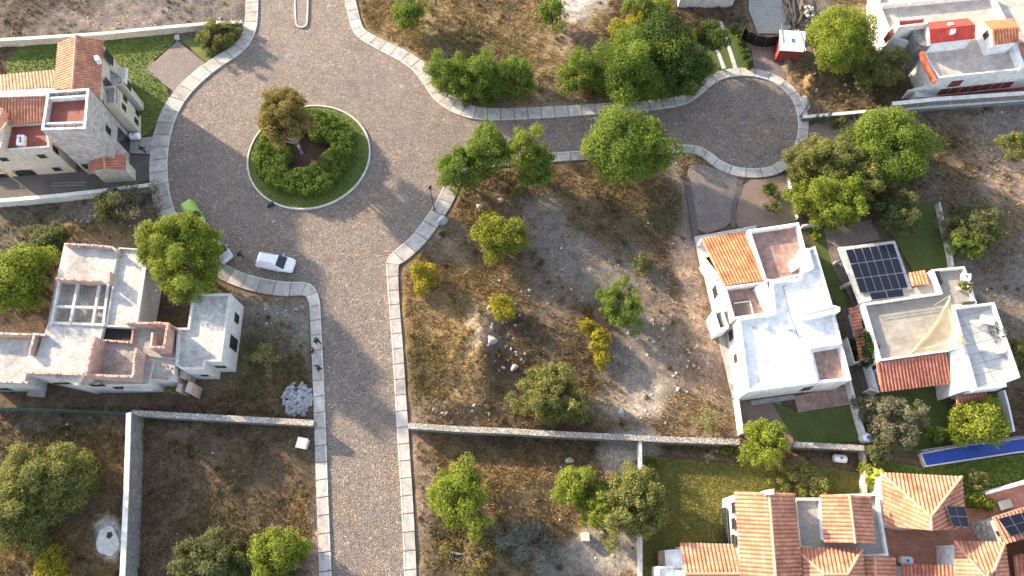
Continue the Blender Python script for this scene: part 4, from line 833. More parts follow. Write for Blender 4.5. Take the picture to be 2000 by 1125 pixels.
A_=[(174,318,3.0),(203,303,3.6),(205,328,3.6),(172,336,3.0)]; h.tiles(A_, 0, 1, 'tilered'); h.tiles([(203,303,3.6),(245,301,3.0),(246,332,3.0),(205,328,3.6)], 1, 0, 'tilered'); h.ridge(((203,303,3.6),(205,328,3.6)))
h.skirt([(174,318,3.),(203,303,3.6),(245,301,3.),(246,332,3.),(205,328,3.6),(172,336,3.)], -.2)
# ---------------------------------------------------------------- H2 unfinished house
h = House('unfinished_house', (250, 690), 'unfinished concrete and red brick house with bare slab roofs and open walls')
h.block([(125,478),(232,486),(218,554),(110,546)], 4.1, 'rawwall', 'rawslab', .0)
wall3(h, 'brick_parapet', [(127,476),(165,478),(218,482)], 4.7, 4.05, .2, 'brickdust', True)
wall3(h, 'brick_parapet', [(221,484),(229,492)], 4.8, 4.05, .2, 'brickdust', True); wall3(h, 'brick_parapet', [(140,480),(160,481)], 4.4, 4.1, .4, 'brick', True)
wall3(h, 'brick_parapet', [(110,544),(195,549)], 4.9, 3.4, .2, 'brickdust', True); wall3(h, 'brick_parapet', [(213,533),(211,549)], 4.9, 4.05, .3, 'brickdust', True)
h.block([(108,549),(215,553),(202,636),(93,632)], 3.3, 'rawwall', 'dustfloor', 0)
for a, b in (((115,549),(100,632)),((152,550),(136,632)),((194,552),(180,634)),((211,553),(201,634)),((109,598),(206,601)),((114,549),(213,553)),((98,630),(203,634))): wall3(h, 'roof_beam', [a, b], 4.1-(.03 if abs(a[1]-b[1]) < 20 else 0), 3.75+(.02 if abs(a[1]-b[1]) < 20 else 0), .28, 'beam')
h.block([(232,483),(291,487),(263,640),(205,637)], 4.0, 'rawwall', 'rawslab', .25, .15)
h.boxpx('roof_ledge', [(283,487),(291,487),(268,636),(261,636)], 3.9, 4.25, 'beam')
h.block([(93,633),(203,637),(196,662),(150,752),(50,730),(72,690)], 3.9, 'rawwall', 'rawslab', 0)
h.block([(-50,662),(75,664),(72,690),(50,733),(48,748),(-50,748)], 3.5, 'rawwall', 'rawslab', 0)
wall3(h, 'brick_parapet', [(-50,650),(0,651),(62,653)], 4.5, 3.4, .2, 'brickdust', True); wall3(h, 'brick_parapet', [(66,655),(58,690)], 4.5, 3.4, .22, 'brickdust', True); wall3(h, 'brick_parapet', [(66,652),(86,654)], 4.5, 3.4, .2, 'brickdust', True)
wall3(h, 'brick_parapet', [(50,727),(90,729),(150,731)], 4.3, 3.4, .2, 'brickdust', True); wall3(h, 'brick_parapet', [(-50,745),(0,745),(52,747)], 3.9, 3.4, .2, 'brickdust', True)
# walled roof room
h.block([(200,684),(262,690),(300,700),(290,750),(155,752),(175,690)], 3.4, 'rawwall', 'dustfloor', 0)
wall3(h, 'brick_wall', [(184,659),(176,690),(168,728)], 5.5, 3.3, .24, 'brickdust', True); wall3(h, 'brick_wall', [(168,731),(215,734),(256,735)], 5.2, 3.0, .24, 'brickdust', True)
wall3(h, 'brick_wall', [(265,682),(262,705),(259,735)], 5.3, 3.0, .24, 'brickdust', True)
h.block([(196,636),(262,640),(345,642),(342,700),(270,695),(205,690)], 3.35, 'rawwall', 'dustfloor', 0)
h.boxpx('stair_shade_slab', [(207,641),(258,644),(254,664),(203,662)], 3.3, 3.42, 'mesh'); wall3(h, 'brick_parapet', [(200,664),(256,669),(260,645)], 3.75, 3.3, .2, 'brickdust', True)  # black slab on the floor paints the darkness of the stair hole
wall3(h, 'brick_wall', [(246,630),(302,631)], 4.9, 3.3, .22, 'brickdust', True)
wall3(h, 'brick_wall', [(302,630),(327,632),(320,678),(294,678)], 5.5, 3.3, .24, 'brick', True); wall3(h, 'brick_wall', [(297,651),(294,677)], 4.6, 3.3, .2, 'beam')
wall3(h, 'brick_wall', [(327,632),(345,642)], 5.0, 3.3, .2, 'brickdust')
h.block([(282,686),(343,692),(340,742),(280,740)], 3.0, 'rawwall', 'rawslab', 0); wall3(h, 'brick_parapet', [(290,736),(325,740)], 3.15, 2.9, .15, 'brick')
h.boxpx('entrance_canopy', [(243,741),(298,743),(296,763),(241,762)], 2.5, 2.75, 'beam', 'rawslab')
h.block([(376,572),(450,573),(432,706),(401,706),(399,721),(354,721),(342,713),(346,640),(366,640)], 4.0, 'rawwall', 'rawslab', .35, .22, cap='beam')
A, B = P(450,573,4), P(432,706,4); h.win(A, B, 462,622, .9, 1.1, mull=0); h.win(A, B, 456,671, 1.3, 1.9, mull=0)
A, B = P(399,721,4), P(354,721,4); h.win(A, B, 400,733, .7, .4, mull=0); A, B = P(401,706,4), P(432,706,4); h.win(A, B, 431,716, 1., .6, mull=0)
for q in ([(352,722),(366,726),(362,740),(350,738)], [(348,748),(356,750),(352,766),(343,763)], [(368,744),(378,748),(372,770),(361,764)]): h.boxpx('brick_pier', q, -.2, 2.2, 'brickdust', 'brick')
A, B = P(155,752,3.4), P(290,750,3.4)
for q, w_ in (((190,752),1.3),((235,757),1.2),((120,748),1.5)): h.win(A, B, *q, w_, .7, mull=0)
A, B = P(-50,748,3.5), P(48,748,3.5); h.win(A, B, 5,760, 1.6, .8, mull=0)
h.boxpx('porch_slab', [(60,752),(85,753),(82,775),(52,772)], -.2, .4, 'rawwall', 'dustfloor')
q_ = random.Random(3); m = h.mb()
for i in range(70):
    for (x0, x1, y0, y1, z) in ((216,252,690,728,3.45), (300,335,700,735,3.05), (120,190,560,625,3.35))[i % 3:i % 3+1]:
        p = P(q_.uniform(x0, x1), q_.uniform(y0, y1), z); m.box(p, (q_.uniform(.06, .35), q_.uniform(.05, .15), .08), q_.uniform(0, 3))
m.obj('debris', 'brickcap', h.root)
# ---------------------------------------------------------------- H3 white house
h = House('white_house', (1540, 640), 'bright white flat roofed house with red clay terraces and one orange tiled roof')
m = h.mb(); m.prism([(v.x, v.y) for v in W([(1356,463),(1476,441),(1482,480),(1405,535),(1372,536)])], -.2, .14); m.obj('porch_slab', 'beam', h.root)
m = h.mb(); m.prism([(v.x, v.y) for v in W([(1374,536),(1395,533),(1444,776),(1430,778)])], -.2, .1); m.obj('side_slab', 'concfloor', h.root)
h.tiles([(1369,465,2.9),(1459,452,2.9),(1477,500,3.35),(1482,500,3.35),(1494,547,3.8),(1414,558,3.8)], 0, 5, 'tileorange')
h.skirt([(1372,500,3.1),(1459,470,3.),(1492,545,3.7),(1415,556,3.7)], -.2, 'white', -.15, .25)
m = h.mb(); a = P(1363,480,.1); b = P(1370,468,2.8); m.bar(a, b, .16, 8); m.obj('column', 'white', h.root)
h.block([(1461,449),(1560,434),(1573,484),(1600,530),(1510,550),(1494,548)], 4.0, 'white', 'redtile', .75, .25, rn='terrace_floor')
main = [(1442,622),(1512,611),(1506,550),(1562,543),(1578,486),(1592,480),(1625,592),(1636,632),(1645,671),(1581,681),(1597,747),(1460,765)]
h.block(main, 4.35, 'white', 'waterproof', .5, .22)
h.block([(1567,612),(1630,596),(1641,600),(1641,608),(1573,620)], 5.1, 'white', 'waterproof', .12, .15, wn='water_tank_room')
h.boxpx('stair_head', [(1562,488),(1579,484),(1590,524),(1572,530)], 3.2, 4.7, 'white'); h.boxpx('stair_flank', [(1543,510),(1563,496),(1570,516),(1550,528)], 3.2, 4.0, 'white')
h.block([(1581,681),(1645,671),(1663,742),(1597,748)], 4.1, 'white', 'redtile', .8, .28, rn='terrace_floor')
h.block([(1414,560),(1497,549),(1513,611),(1440,622),(1432,622)], 3.9, 'white', 'redtile', .9, .22, rn='courtyard_floor')
h.boxpx('light_well', [(1434,590),(1466,587),(1472,616),(1438,620)], 3.0, 3.12, 'frame', 'sandy')
wall3(h, 'light_well_kerb', [(1434,592),(1465,588),(1471,612)], 3.2, 3., .12, 'white')
def rail(h, pts, z, hh_=.9, mat='rust', step=.5, name='railing'):
    w = [P(x, y, z) for x, y in pts]; m = h.mb()
    for i in range(len(w)-1):
        a, b = w[i], w[i+1]; k = max(1, int((b-a).length/step)); u = Vector((0, 0, hh_)); m.bar(a+u, b+u, .03, 5); m.bar(a+u*.5, b+u*.5, .02, 5)
        for j in range(k+1): p = a.lerp(b, j/k); m.bar(p, p+u, .02, 5)
    m.obj(name, mat, h.root)
rail(h, [(1431,620),(1430,592),(1466,584),(1474,612)], 3.1, .8); rail(h, [(1502,544),(1564,534)], 3.3, .9)
h.boxpx('sloping_wall', [(1476,560),(1494,552),(1512,610),(1502,612)], 3., 3.95, 'white')
h.block([(1392,608),(1411,603),(1424,640),(1404,646)], 2.9, 'white', 'redtile', 1.2, .25, wn='side_room_wall', rn='side_room_floor')
h.block([(1397,545),(1414,535),(1420,575),(1425,605),(1412,608)], 3.2, 'white', 'waterproof', .1, .12, wn='side_room_wall')
A, B = P(1397,545,3.2), P(1412,608,3.2); h.win(A, B, 1397,570, 1.1, 1.3, mull=1)
m = h.mb(); m.prism([(v.x, v.y) for v in W([(1465,783),(1550,771),(1551,780),(1468,792)])], -.1, .13); m.obj('step_slab', 'concfloor', h.root)
A, B = P(1460,765,4.35), P(1597,747,4.35); h.win(A, B, 1590,757, 2.6, 1.4, mull=2)
for q in (((1492,632),(1500,632),(1500,640),(1492,640)), ((1538,640),(1548,638),(1549,641),(1539,643)), ((1495,700),(1499,700),(1499,704),(1495,704))): h.boxpx('roof_vent', list(q), 3.8, 4.2, 'whitewash')
for x, y in ((1530,560),(1600,560),(1560,660),(1480,745),(1565,740),(1470,640)):
    m = h.mb(); p = P(x, y, 3.85); m.bar(p, p+Vector((0, 0, .45)), .06, 8); m.bar(p+Vector((0, 0, .45)), p+Vector((.15, 0, .5)), .06, 8); m.obj('vent_pipe', 'greymetal', h.root)
for pts_ in ([(1500,760),(1590,744),(1590,742)], [(1530,560),(1540,610),(1560,660)]):
    m = h.mb(); w_ = [P(x, y, 3.9) for x, y in pts_]
    for a_, b_ in zip(w_, w_[1:]): m.bar(a_, b_, .03, 5)
    m.obj('roof_pipe', 'greymetal', h.root)
A, B = P(1442,622,4.35), P(1460,765,4.35); h.win(A, B, 1428,655, 1.0, 1.2); h.win(A, B, 1437,700, .8, .9)
# ---------------------------------------------------------------- H4 terrace / solar house
h = House('terrace_house', (1800, 650), 'white walled house with a broad grey roof terrace, tiled lean-to roofs and carport slab')
h.boxpx('carport_slab', [(1638,483),(1748,470),(1781,563),(1679,592)], 2.65, 2.95, 'white', 'slabroof')
for a, b in (((1630,515),(1646,501)),((1643,562),(1661,548))):
    m = h.mb(); p = P(*a); q = P(b[0]+3, b[1]+3, 2.7); m.bar((p.x, p.y, -.1), (q.x, q.y, 2.66), .22, 8); m.obj('column', 'cream', h.root)
h.block([(1730,575),(1781,563),(1838,548),(1838,570),(1686,594),(1679,592)], 2.85, 'white', 'terrace', 0)
h.block([(1686,593),(1837,571),(1820,526),(1884,520),(1908,592),(1863,600),(1890,675),(1853,686),(1719,705)], 3.7, 'white', 'terrace', .5, .2, rn='terrace_floor')
h.block([(1861,600),(1942,590),(1993,737),(1965,747),(1966,755),(1906,762)], 4.3, 'white', 'slabroof', .55, .22)
h.boxpx('white_roof_slab', [(1856,687),(1886,676),(1907,758),(1868,768)], -.2, 3.5, 'white', 'waterproof')
h.tiles([(1721,766,2.7),(1860,749,2.7),(1847,689,3.5),(1712,708,3.5)], 0, 3, 'tilered'); h.skirt([(1735,745,2.8),(1850,730,2.8),(1847,692,3.4),(1715,708,3.4)], -.2, 'white', -.15, .3)
h.tiles([(1775,533,2.9),(1807,528,2.9),(1815,554,3.3),(1783,558,3.3)], 0, 3, 'tileorange'); h.boxpx('lean_to_wall', [(1778,536),(1806,531),(1813,553),(1784,557)], -.2, 2.8, 'white')
h.tiles([(1657,602,2.2),(1668,646,2.2),(1686,642,2.6),(1676,598,2.6)], 0, 3, 'tilered'); h.tiles([(1668,647,1.9),(1679,706,1.9),(1694,700,2.3),(1685,645,2.3)], 0, 3, 'tilered')
h.boxpx('lean_to_wall', [(1676,600),(1684,598),(1706,700),(1696,704)], -.2, 2.2, 'white')
h.tiles([(1870,790,2.1),(1930,780,2.1),(1926,766,2.5),(1868,777,2.5)], 0, 3, 'tilered')
wall3(h, 'service_yard_wall', [(1655,660),(1669,708),(1690,703)], 1.4, -.1, .12, 'whitewash'); wall3(h, 'service_yard_wall', [(1700,712),(1716,765),(1700,760)], 1.6, -.1, .15, 'white')
rail(h, [(1692,600),(1834,579)], 3.6, .3, 'iron', 3)
A, B = P(1906,762,4.3), P(1966,755,4.3); h.win(A, B, 1935,766, 1.5, 1.); A, B = P(1686,593,3.7), P(1719,705,3.7); h.win(A, B, 1683,635, .9, 1.)
A, B = P(1863,600,3.7), P(1908,592,3.7)
h.boxpx('dark_roof_door', [(1827,530),(1834,529),(1843,552),(1838,554)], 3.2, 3.5, 'frame'); h.boxpx('dark_roof_door', [(1880,590),(1905,587),(1906,591),(1881,594)], 3.2, 4.0, 'frame')
h.boxpx('service_box', [(1951,680),(1964,678),(1966,687),(1953,689)], 3.7, 4.3, 'white')
# shade sail
c0, c1, c2 = P(1856,577,6.4), P(1771,695,4.1), P(1892,672,5.0); sroot = thing('shade_sail', Vector((c1.x, c1.y, 0)), 'cream triangular shade sail stretched above the grey roof terrace', 'sail')
m = MB((c1.x, c1.y, 0)); n_ = 14; idd = {}; vs = []
cen = (c0+c1+c2)/3
for i in range(n_+1):
    for j in range(n_+1-i):
        a, b = i/n_, j/n_; c = 1-a-b; p = c0*a+c1*b+c2*c; e = 1-3*min(a*b, b*c, a*c)*0-27*a*b*c; k = (1-min(1, 27*a*b*c))
        edge = 4*(a*b if c < .5 else 0)*(1-c)**2+4*(b*c if a < .5 else 0)*(1-a)**2+4*(a*c if b < .5 else 0)*(1-b)**2
        p = p.lerp(cen, .26*min(1, edge)*k); p.z -= 1.1*27*a*b*c*.5; idd[(i, j)] = len(vs); vs.append(p)
fs = []
for i in range(n_):
    for j in range(n_-i):
        fs.append((idd[(i, j)], idd[(i+1, j)], idd[(i, j+1)]))
        if i+j < n_-1: fs.append((idd[(i+1, j)], idd[(i+1, j+1)], idd[(i, j+1)]))
m.add(vs, fs); o = m.obj('sail_cloth', 'sail', sroot, smooth=True); s_ = o.modifiers.new('t', 'SOLIDIFY'); s_.thickness = .015
for c_ in (c0, c1, c2): m = MB((c1.x, c1.y, 0)); m.bar((c_.x, c_.y, 3.2), (c_.x, c_.y, c_.z+.1), .05, 8); m.obj('post', 'steel', sroot)
# solar arrays
def panel(root, org, q, z, cells=(6, 10)):
    """q: 4 pixels TL,TR,BR,BL at heights z"""
    w = [P(x, y, zz) for (x, y), zz in zip(q, z if isinstance(z, (list, tuple)) else [z]*4)]; m = MB(org); n = (w[1]-w[0]).cross(w[3]-w[0]).normalized()
    if n.z < 0: n = -n
    b = [p-n*.05 for p in w]; m.add(w+b, [(0, 1, 2, 3), (4, 7, 6, 5), (0, 4, 5, 1), (1, 5, 6, 2), (2, 6, 7, 3), (3, 7, 4, 0)]); o = m.obj('solar_panel', 'steel', root)
    cc_ = sum(w, Vector())/4; g = MB(org); g.add([p.lerp(cc_, .025)+n*.006 for p in w], [(0, 1, 2, 3)], 0, [(0.02, 0.02), (cells[0]-.02, 0.02), (cells[0]-.02, cells[1]-.02), (0.02, cells[1]-.02)]); g.obj('cells', 'solar', o); return o
def bil(q, u, v): 
    a = Vector(q[0]).lerp(Vector(q[1]), u); b = Vector(q[3]).lerp(Vector(q[2]), u); return tuple(a.lerp(b, v))
def array(q, z, nc, nr, label, cells=(6, 10), skip=()):
    zz = z if isinstance(z, (list, tuple)) else [z]*4; w = [P(x, y, k) for (x, y), k in zip(q, zz)]; org = sum(w, Vector())/4; org.z -= .2; root = thing('solar_array', org, label, 'solar panels'); 
    for r_ in range(nr):
        for c_ in range(nc):
            if (r_, c_) in skip: continue
            g = .005; u0, u1, v0, v1 = c_/nc+g, (c_+1)/nc-g, r_/nr+g, (r_+1)/nr-g; c4 = [bil([tuple(p) for p in w], u, v) for u, v in ((u0, v0), (u1, v0), (u1, v1), (u0, v1))]
            px = [proj(*p) for p in c4]; panel(root, org, px, [p[2] for p in c4], cells)
    m = MB(org)
    for v in (.2, .8):
        a = bil([tuple(p) for p in w], 0, v); b = bil([tuple(p) for p in w], 1, v); m.bar(Vector(a)-Vector((0, 0, .1)), Vector(b)-Vector((0, 0, .1)), .035, 5)
    m.obj('mounting_rail', 'steel', root)
array([(1651,488),(1745,475),(1774,562),(1680,573)], [3.15]*4, 6, 3, 'largest block of dark solar panels, three full rows on the carport slab')
array([(1697,573),(1763,564),(1766,578),(1703,586)], [3.15]*4, 2, 1, 'short row of solar panels laid lengthwise below the largest block', (10, 4))
array([(1848,988),(1884,989),(1893,1030),(1861,1028)], [5.0, 4.2, 4.1, 4.9], 2, 2, 'small two by two set of solar panels on the hipped tile roof')
array([(1949,1013),(2015,996),(2030,1030),(1974,1048)], [4.7, 4.9, 4.7, 4.5], 3, 2, 'solar panels on the tiled house cut off at the lower right corner')
# ---------------------------------------------------------------- H5 terracotta houses
h = House('tiled_villa', (1500, 1050), 'large villa with several terracotta gable roofs and a grey inner terrace')
E_, Rg = 5.0, 6.3
h.tiles([(1434,960,E_),(1502,962,Rg),(1517,1150,Rg),(1448,1150,E_)], 0, 1); h.tiles([(1552,963,E_),(1502,962,Rg),(1517,1150,Rg),(1568,1150,E_)], 0, 1); h.ridge(((1502,962,Rg),(1517,1150,Rg)))
h.skirt([(1434,960,E_),(1502,962,Rg),(1552,963,E_),(1568,1150,E_),(1517,1150,Rg),(1448,1150,E_)], -.3, 'white', -.1, .22); h.boxpx('chimney', [(1497,957),(1512,955),(1512,965),(1498,966)], 5.2, 6.9, 'white')
A, B = P(1434,960,E_), P(1448,1150,E_)
for y in (992,1023,1055): h.win(A, B, 1433, y, .9, 1., mull=1)
h.win(A, B, 1417,1030, 3.6, 1.6, mull=3, name='glass_door')
h.block([(1550,972),(1607,972),(1620,966),(1715,963),(1736,1086),(1690,1088),(1560,1070)], 3.7, 'whitewash', 'concfloor', .4, .25, rn='terrace_floor')
E_, Rg = 4.7, 5.7
h.tiles([(1602,966,E_),(1659,966,Rg),(1670,1061,Rg),(1609,1060,E_)], 0, 1); h.tiles([(1700,969,E_),(1659,966,Rg),(1670,1061,Rg),(1708,1063,E_)], 0, 1); h.ridge(((1659,966,Rg),(1670,1061,Rg)))
h.skirt([(1602,966,E_),(1659,966,Rg),(1700,969,E_),(1708,1063,E_),(1670,1061,Rg),(1609,1060,E_)], 3., 'white')
h.tiles([(1328,1060,3.6),(1464,1064,3.6),(1474,1121,4.6),(1338,1121,4.6)], 0, 3); h.tiles([(1338,1121,4.6),(1474,1121,4.6),(1485,1190,3.6),(1348,1190,3.6)], 3, 0); h.ridge(((1338,1121,4.6),(1474,1121,4.6)))
h.skirt([(1328,1060,3.6),(1464,1064,3.6),(1474,1121,4.6),(1485,1190,3.6),(1348,1190,3.6),(1338,1121,4.6)], -.3, 'white')
h.block([(1303,1074),(1335,1072),(1345,1130),(1306,1130)], 2.8, 'white', 'waterproof', .1, .15); h.block([(1284,1106),(1335,1104),(1345,1200),(1286,1200)], 3.0, 'white', 'waterproof', .25, .2)
h.boxpx('oven', [(1290,1076),(1303,1075),(1304,1106),(1291,1107)], -.1, 1.6, 'brick', 'redtile'); h.boxpx('roof_drum', [(1324,1114),(1344,1114),(1344,1124),(1324,1124)], 2.6, 3.9, 'white')
E_, Rg = 4.3, 5.9
h.tiles([(1548,1069,E_),(1610,1122,Rg),(1655,1122,Rg),(1684,1071,E_)], (1615,1069,E_), (1625,1122,Rg)); h.tiles([(1548,1069,E_),(1610,1122,Rg),(1608,1180,Rg),(1548,1180,E_)], (1548,1122,E_), (1610,1122,Rg)); h.tiles([(1684,1071,E_),(1655,1122,Rg),(1656,1180,Rg),(1697,1180,E_)], (1690,1122,E_), (1655,1122,Rg))
h.tiles([(1610,1122,Rg),(1655,1122,Rg),(1656,1180,Rg-.01),(1608,1180,Rg-.01)], 0, 3)
h.ridge(((1548,1069,E_),(1610,1122,Rg)),((1684,1071,E_),(1655,1122,Rg)),((1610,1122,Rg),(1655,1122,Rg))); h.skirt([(1548,1069,E_),(1684,1071,E_),(1697,1180,E_),(1548,1180,E_)], -.3, 'white')
h.tiles([(1686,1086,3.8),(1708,1087,4.2),(1712,1180,4.2),(1690,1180,3.8)], 0, 1); h.tiles([(1748,1088,3.5),(1708,1087,4.2),(1712,1180,4.2),(1754,1180,3.5)], 0, 1); h.ridge(((1708,1087,4.2),(1712,1180,4.2))); h.skirt([(1690,1088,3.6),(1746,1090,3.4),(1752,1180,3.4),(1693,1180,3.6)], -.3, 'white')
h = House('hipped_roof_house', (1810, 990), 'square house with one big hipped terracotta roof beside the red paved yard')
E_, Rg = 3.5, 5.6; ap = (1817.6,1009,Rg); sb = (1819,1036,Rg)
h.tiles([(1719,923,E_),(1878,931,E_),ap], (1800,927,E_), (1817,1009,Rg)); h.tiles([(1719,923,E_),ap,sb,(1728,1028,E_)], (1724,980,E_), (1818,1020,Rg)); h.tiles([(1878,931,E_),ap,sb,(1889,1033,E_)], (1884,985,E_), (1818,1020,Rg))
h.ridge(((1719,923,E_),ap),((1878,931,E_),ap),(ap,sb)); h.skirt([(1719,923,E_),(1878,931,E_),(1889,1033,E_),sb,(1728,1028,E_)], -.3, 'white')
h = House('hipped_roof_house', (1915, 1100), 'smaller hipped terracotta roof at the bottom edge with a tiled porch on its left')
E_, Rg = 3.6, 5.4; ap = (1941,1113,Rg)
h.tiles([(1864,1057,E_),(1963,1059,E_),ap,(1925,1128,Rg)], (1915,1057,E_), (1935,1115,Rg)); h.tiles([(1864,1057,E_),(1925,1128,Rg),(1925,1200,Rg),(1868,1200,E_)], (1866,1130,E_), (1925,1132,Rg)); h.tiles([(1963,1059,E_),ap,(1945,1200,Rg),(1985,1200,E_)], (1972,1120,E_), (1943,1122,Rg))
h.tiles([ap,(1925,1128,Rg),(1925,1200,Rg-.01),(1945,1200,Rg-.01)], 0, 3)
h.ridge(((1864,1057,E_),(1925,1128,Rg)),((1963,1059,E_),ap),(ap,(1925,1128,Rg))); h.skirt([(1864,1057,E_),(1963,1059,E_),(1985,1200,E_),(1868,1200,E_)], -.3, 'white')
h.tiles([(1761,1102,2.8),(1868,1104,2.8),(1870,1180,3.3),(1763,1180,3.3)], 0, 3, 'tilered', name='porch_roof'); h.boxpx('porch_wall', [(1764,1106),(1864,1108),(1868,1180),(1766,1180)], -.1, 2.6, 'whitewash')
h.boxpx('marble_panel', [(1844,1069),(1863,1070),(1868,1104),(1848,1104)], .0, .5, 'marble')
h = House('tiled_house', (1990, 1060), 'tiled house with crazy marble wall cut off by the lower right corner')
h.tiles([(1938,1010,4.3),(2060,972,4.9),(2080,1030,4.6),(1964,1062,4.0)], 0, 3); h.skirt([(1940,1012,4.2),(2060,975,4.7),(2080,1150,3.),(1976,1150,3.)], -.2, 'marble'); h.tiles([(1980,1085,3.),(2060,1070,3.),(2060,1180,3.4),(1990,1180,3.4)], 0, 3, 'tilered')
h.boxpx('skylight', [(1948,980),(1972,974),(1980,990),(1955,997)], .05, .5, 'steel', 'slabroof')
A, B = P(1932,1018,3.3), P(1970,1088,3.3)
for q in ((1951,1042),(1956,1050),(1960,1058)): h.win(A, B, *q, .35, .4, mull=0)
# ---------------------------------------------------------------- H6 red roofed house
h = House('red_roof_house', (1900, 100), 'white house with flat gravel roof, bright red painted roof box and orange parapet')
roofp = [(1722,-60),(2060,-60),(2060,128),(1833,152),(1826,140),(1812,118),(1804,97),(1770,80),(1742,72),(1716,8)]
h.block(roofp, 4.0, 'whitewash', 'gravelroof', .35, .2, cap='white')
wall3(h, 'orange_parapet', chaikin([(1801,94),(1806,112),(1815,132),(1827,155)], 1), 4.25, 3.6, .35, 'orangepaint')
wall3(h, 'upper_parapet', [(1725,8),(1935,-12)], 4.4, 3.6, .25, 'white'); wall3(h, 'upper_parapet', [(1938,-10),(1962,36)], 4.35, 3.6, .35, 'white')
h.block([(1752,37),(1808,31),(1813,46),(1755,53)], 5.9, 'whitewash', 'redpaint', .35, .22, cap='white', z0=-.2); h.boxpx('roof_window', [(1735,62),(1748,52),(1752,54),(1740,72)], 3.6, 4.9, 'darkred')
ec, rc = 5.7, 6.3
def plane(h, pts, mat, name='roof'):
    w = [P(*p) for p in pts]; m = h.mb(); b = [p-Vector((0, 0, .15)) for p in w]; n = len(w); m.add(w+b, [tuple(range(n)), tuple(range(2*n-1, n-1, -1))]+[(i, n+i, n+(i+1) % n, (i+1) % n) for i in range(n)]); m.obj(name, mat, h.root)
plane(h, [(1810,44,ec),(1890,35,ec),(1904.5,48,rc),(1815.5,57,rc)], 'redpaint', 'red_roof'); plane(h, [(1815.5,57,rc),(1904.5,48,rc),(1904.5,74,ec),(1817.6,84,ec)], 'redpaint', 'red_roof')
h.skirt([(1810,44,ec),(1890,35,ec),(1904.5,48,rc),(1904.5,74,ec),(1817.6,84,ec),(1815.5,57,rc)], 3.4, 'white', -.1, .12)
for q, z_ in (([(1852,44),(1861,43),(1863,48),(1854,49)], 6.3), ([(1858,57),(1867,56),(1867,63),(1859,64)], 6.35)): h.boxpx('skylight', q, 5.8, z_, 'plastic')
tc_ = P(1806,70,5.0); m = h.mb(); po = [(tc_.x+1.5*math.cos(R(a)), tc_.y+1.7*math.sin(R(a))) for a in range(0, 360, 20)]; m.prism(po, -.2, 5.0); m.obj('stone_turret', 'stonewall', h.root)
ec, rc = 5.7, 6.4
plane(h, [(1921,41,ec),(1976,36,ec),(1990,52,rc),(1937,57,rc)], 'orangepaint', 'tile_roof_back'); h.tiles([(1937,57,rc),(1990,52,rc),(1988,82,ec),(1940,88,ec)], 3, 0, 'tileorange'); h.skirt([(1921,41,ec),(1976,36,ec),(1990,52,rc),(1988,82,ec),(1940,88,ec),(1937,57,rc)], 3.4, 'white', -.1, .1)
A, B = P(1921,41,ec), P(1940,88,ec); h.win(A, B, 1926, 68, .7, .8)
h.boxpx('side_parapet', [(1977,88),(1986,85),(2003,130),(1994,132)], 3.5, 4.5, 'white'); h.tiles([(1990,84,4.9),(2060,80,4.9),(2060,110,4.3),(1998,112,4.3)], 3, 0, 'tilered')
A, B = P(1833,152,4.), P(2060,128,4.); h.win(A, B, 1905,172, 10., 1.3, mull=6, name='garage_door', mat='darkred', fr='whitewash'); h.win(A, B, 1866,163, 1.4, 1., mat='darkred')
for i in range(7): h.boxpx('step', [(1785+i*6,171),(1791+i*6,171),(1797+i*6,190),(1791+i*6,190)], -.1, 1.5-.2*i, 'beam')
h.boxpx('stair_wall', [(1773,176),(1832,160),(1838,170),(1775,178)], -.1, 1.7, 'whitewash')
# shed
h = House('shed', (1545, 100), 'small red board shed with pale sheet roof next to the big bright tree', 'shed')
h.boxpx('wall', [(1525,61),(1573,64),(1568,99),(1525,96)], -.1, 2.45, 'darkred'); h.boxpx('roof', [(1523,58),(1575,62),(1570,101),(1523,98)], 2.47, 2.57, 'plastic')
h.boxpx('roof_hatch', [(1546,75),(1552,75),(1552,81),(1546,81)], 2.57, 2.67, 'bluemark'); 
m = h.mb(); m.box(P(1528,64,2.62), (.1, 3.3, .06), -.06); m.obj('roof_batten', 'greymetal', h.root)
h = House('pergola_house', (1390, -30), 'white building in deep shade behind the grove at the top edge')
h.block([(1330,-120),(1440,-120),(1444,-24),(1335,-24)], 3.5, 'whitewash', 'slabroof', .4, .2); A, B = P(1335,-24,3.5), P(1444,-24,3.5)
for x in (1350,1372,1394,1416): h.win(A, B, x, -11, 1.1, 1.5)
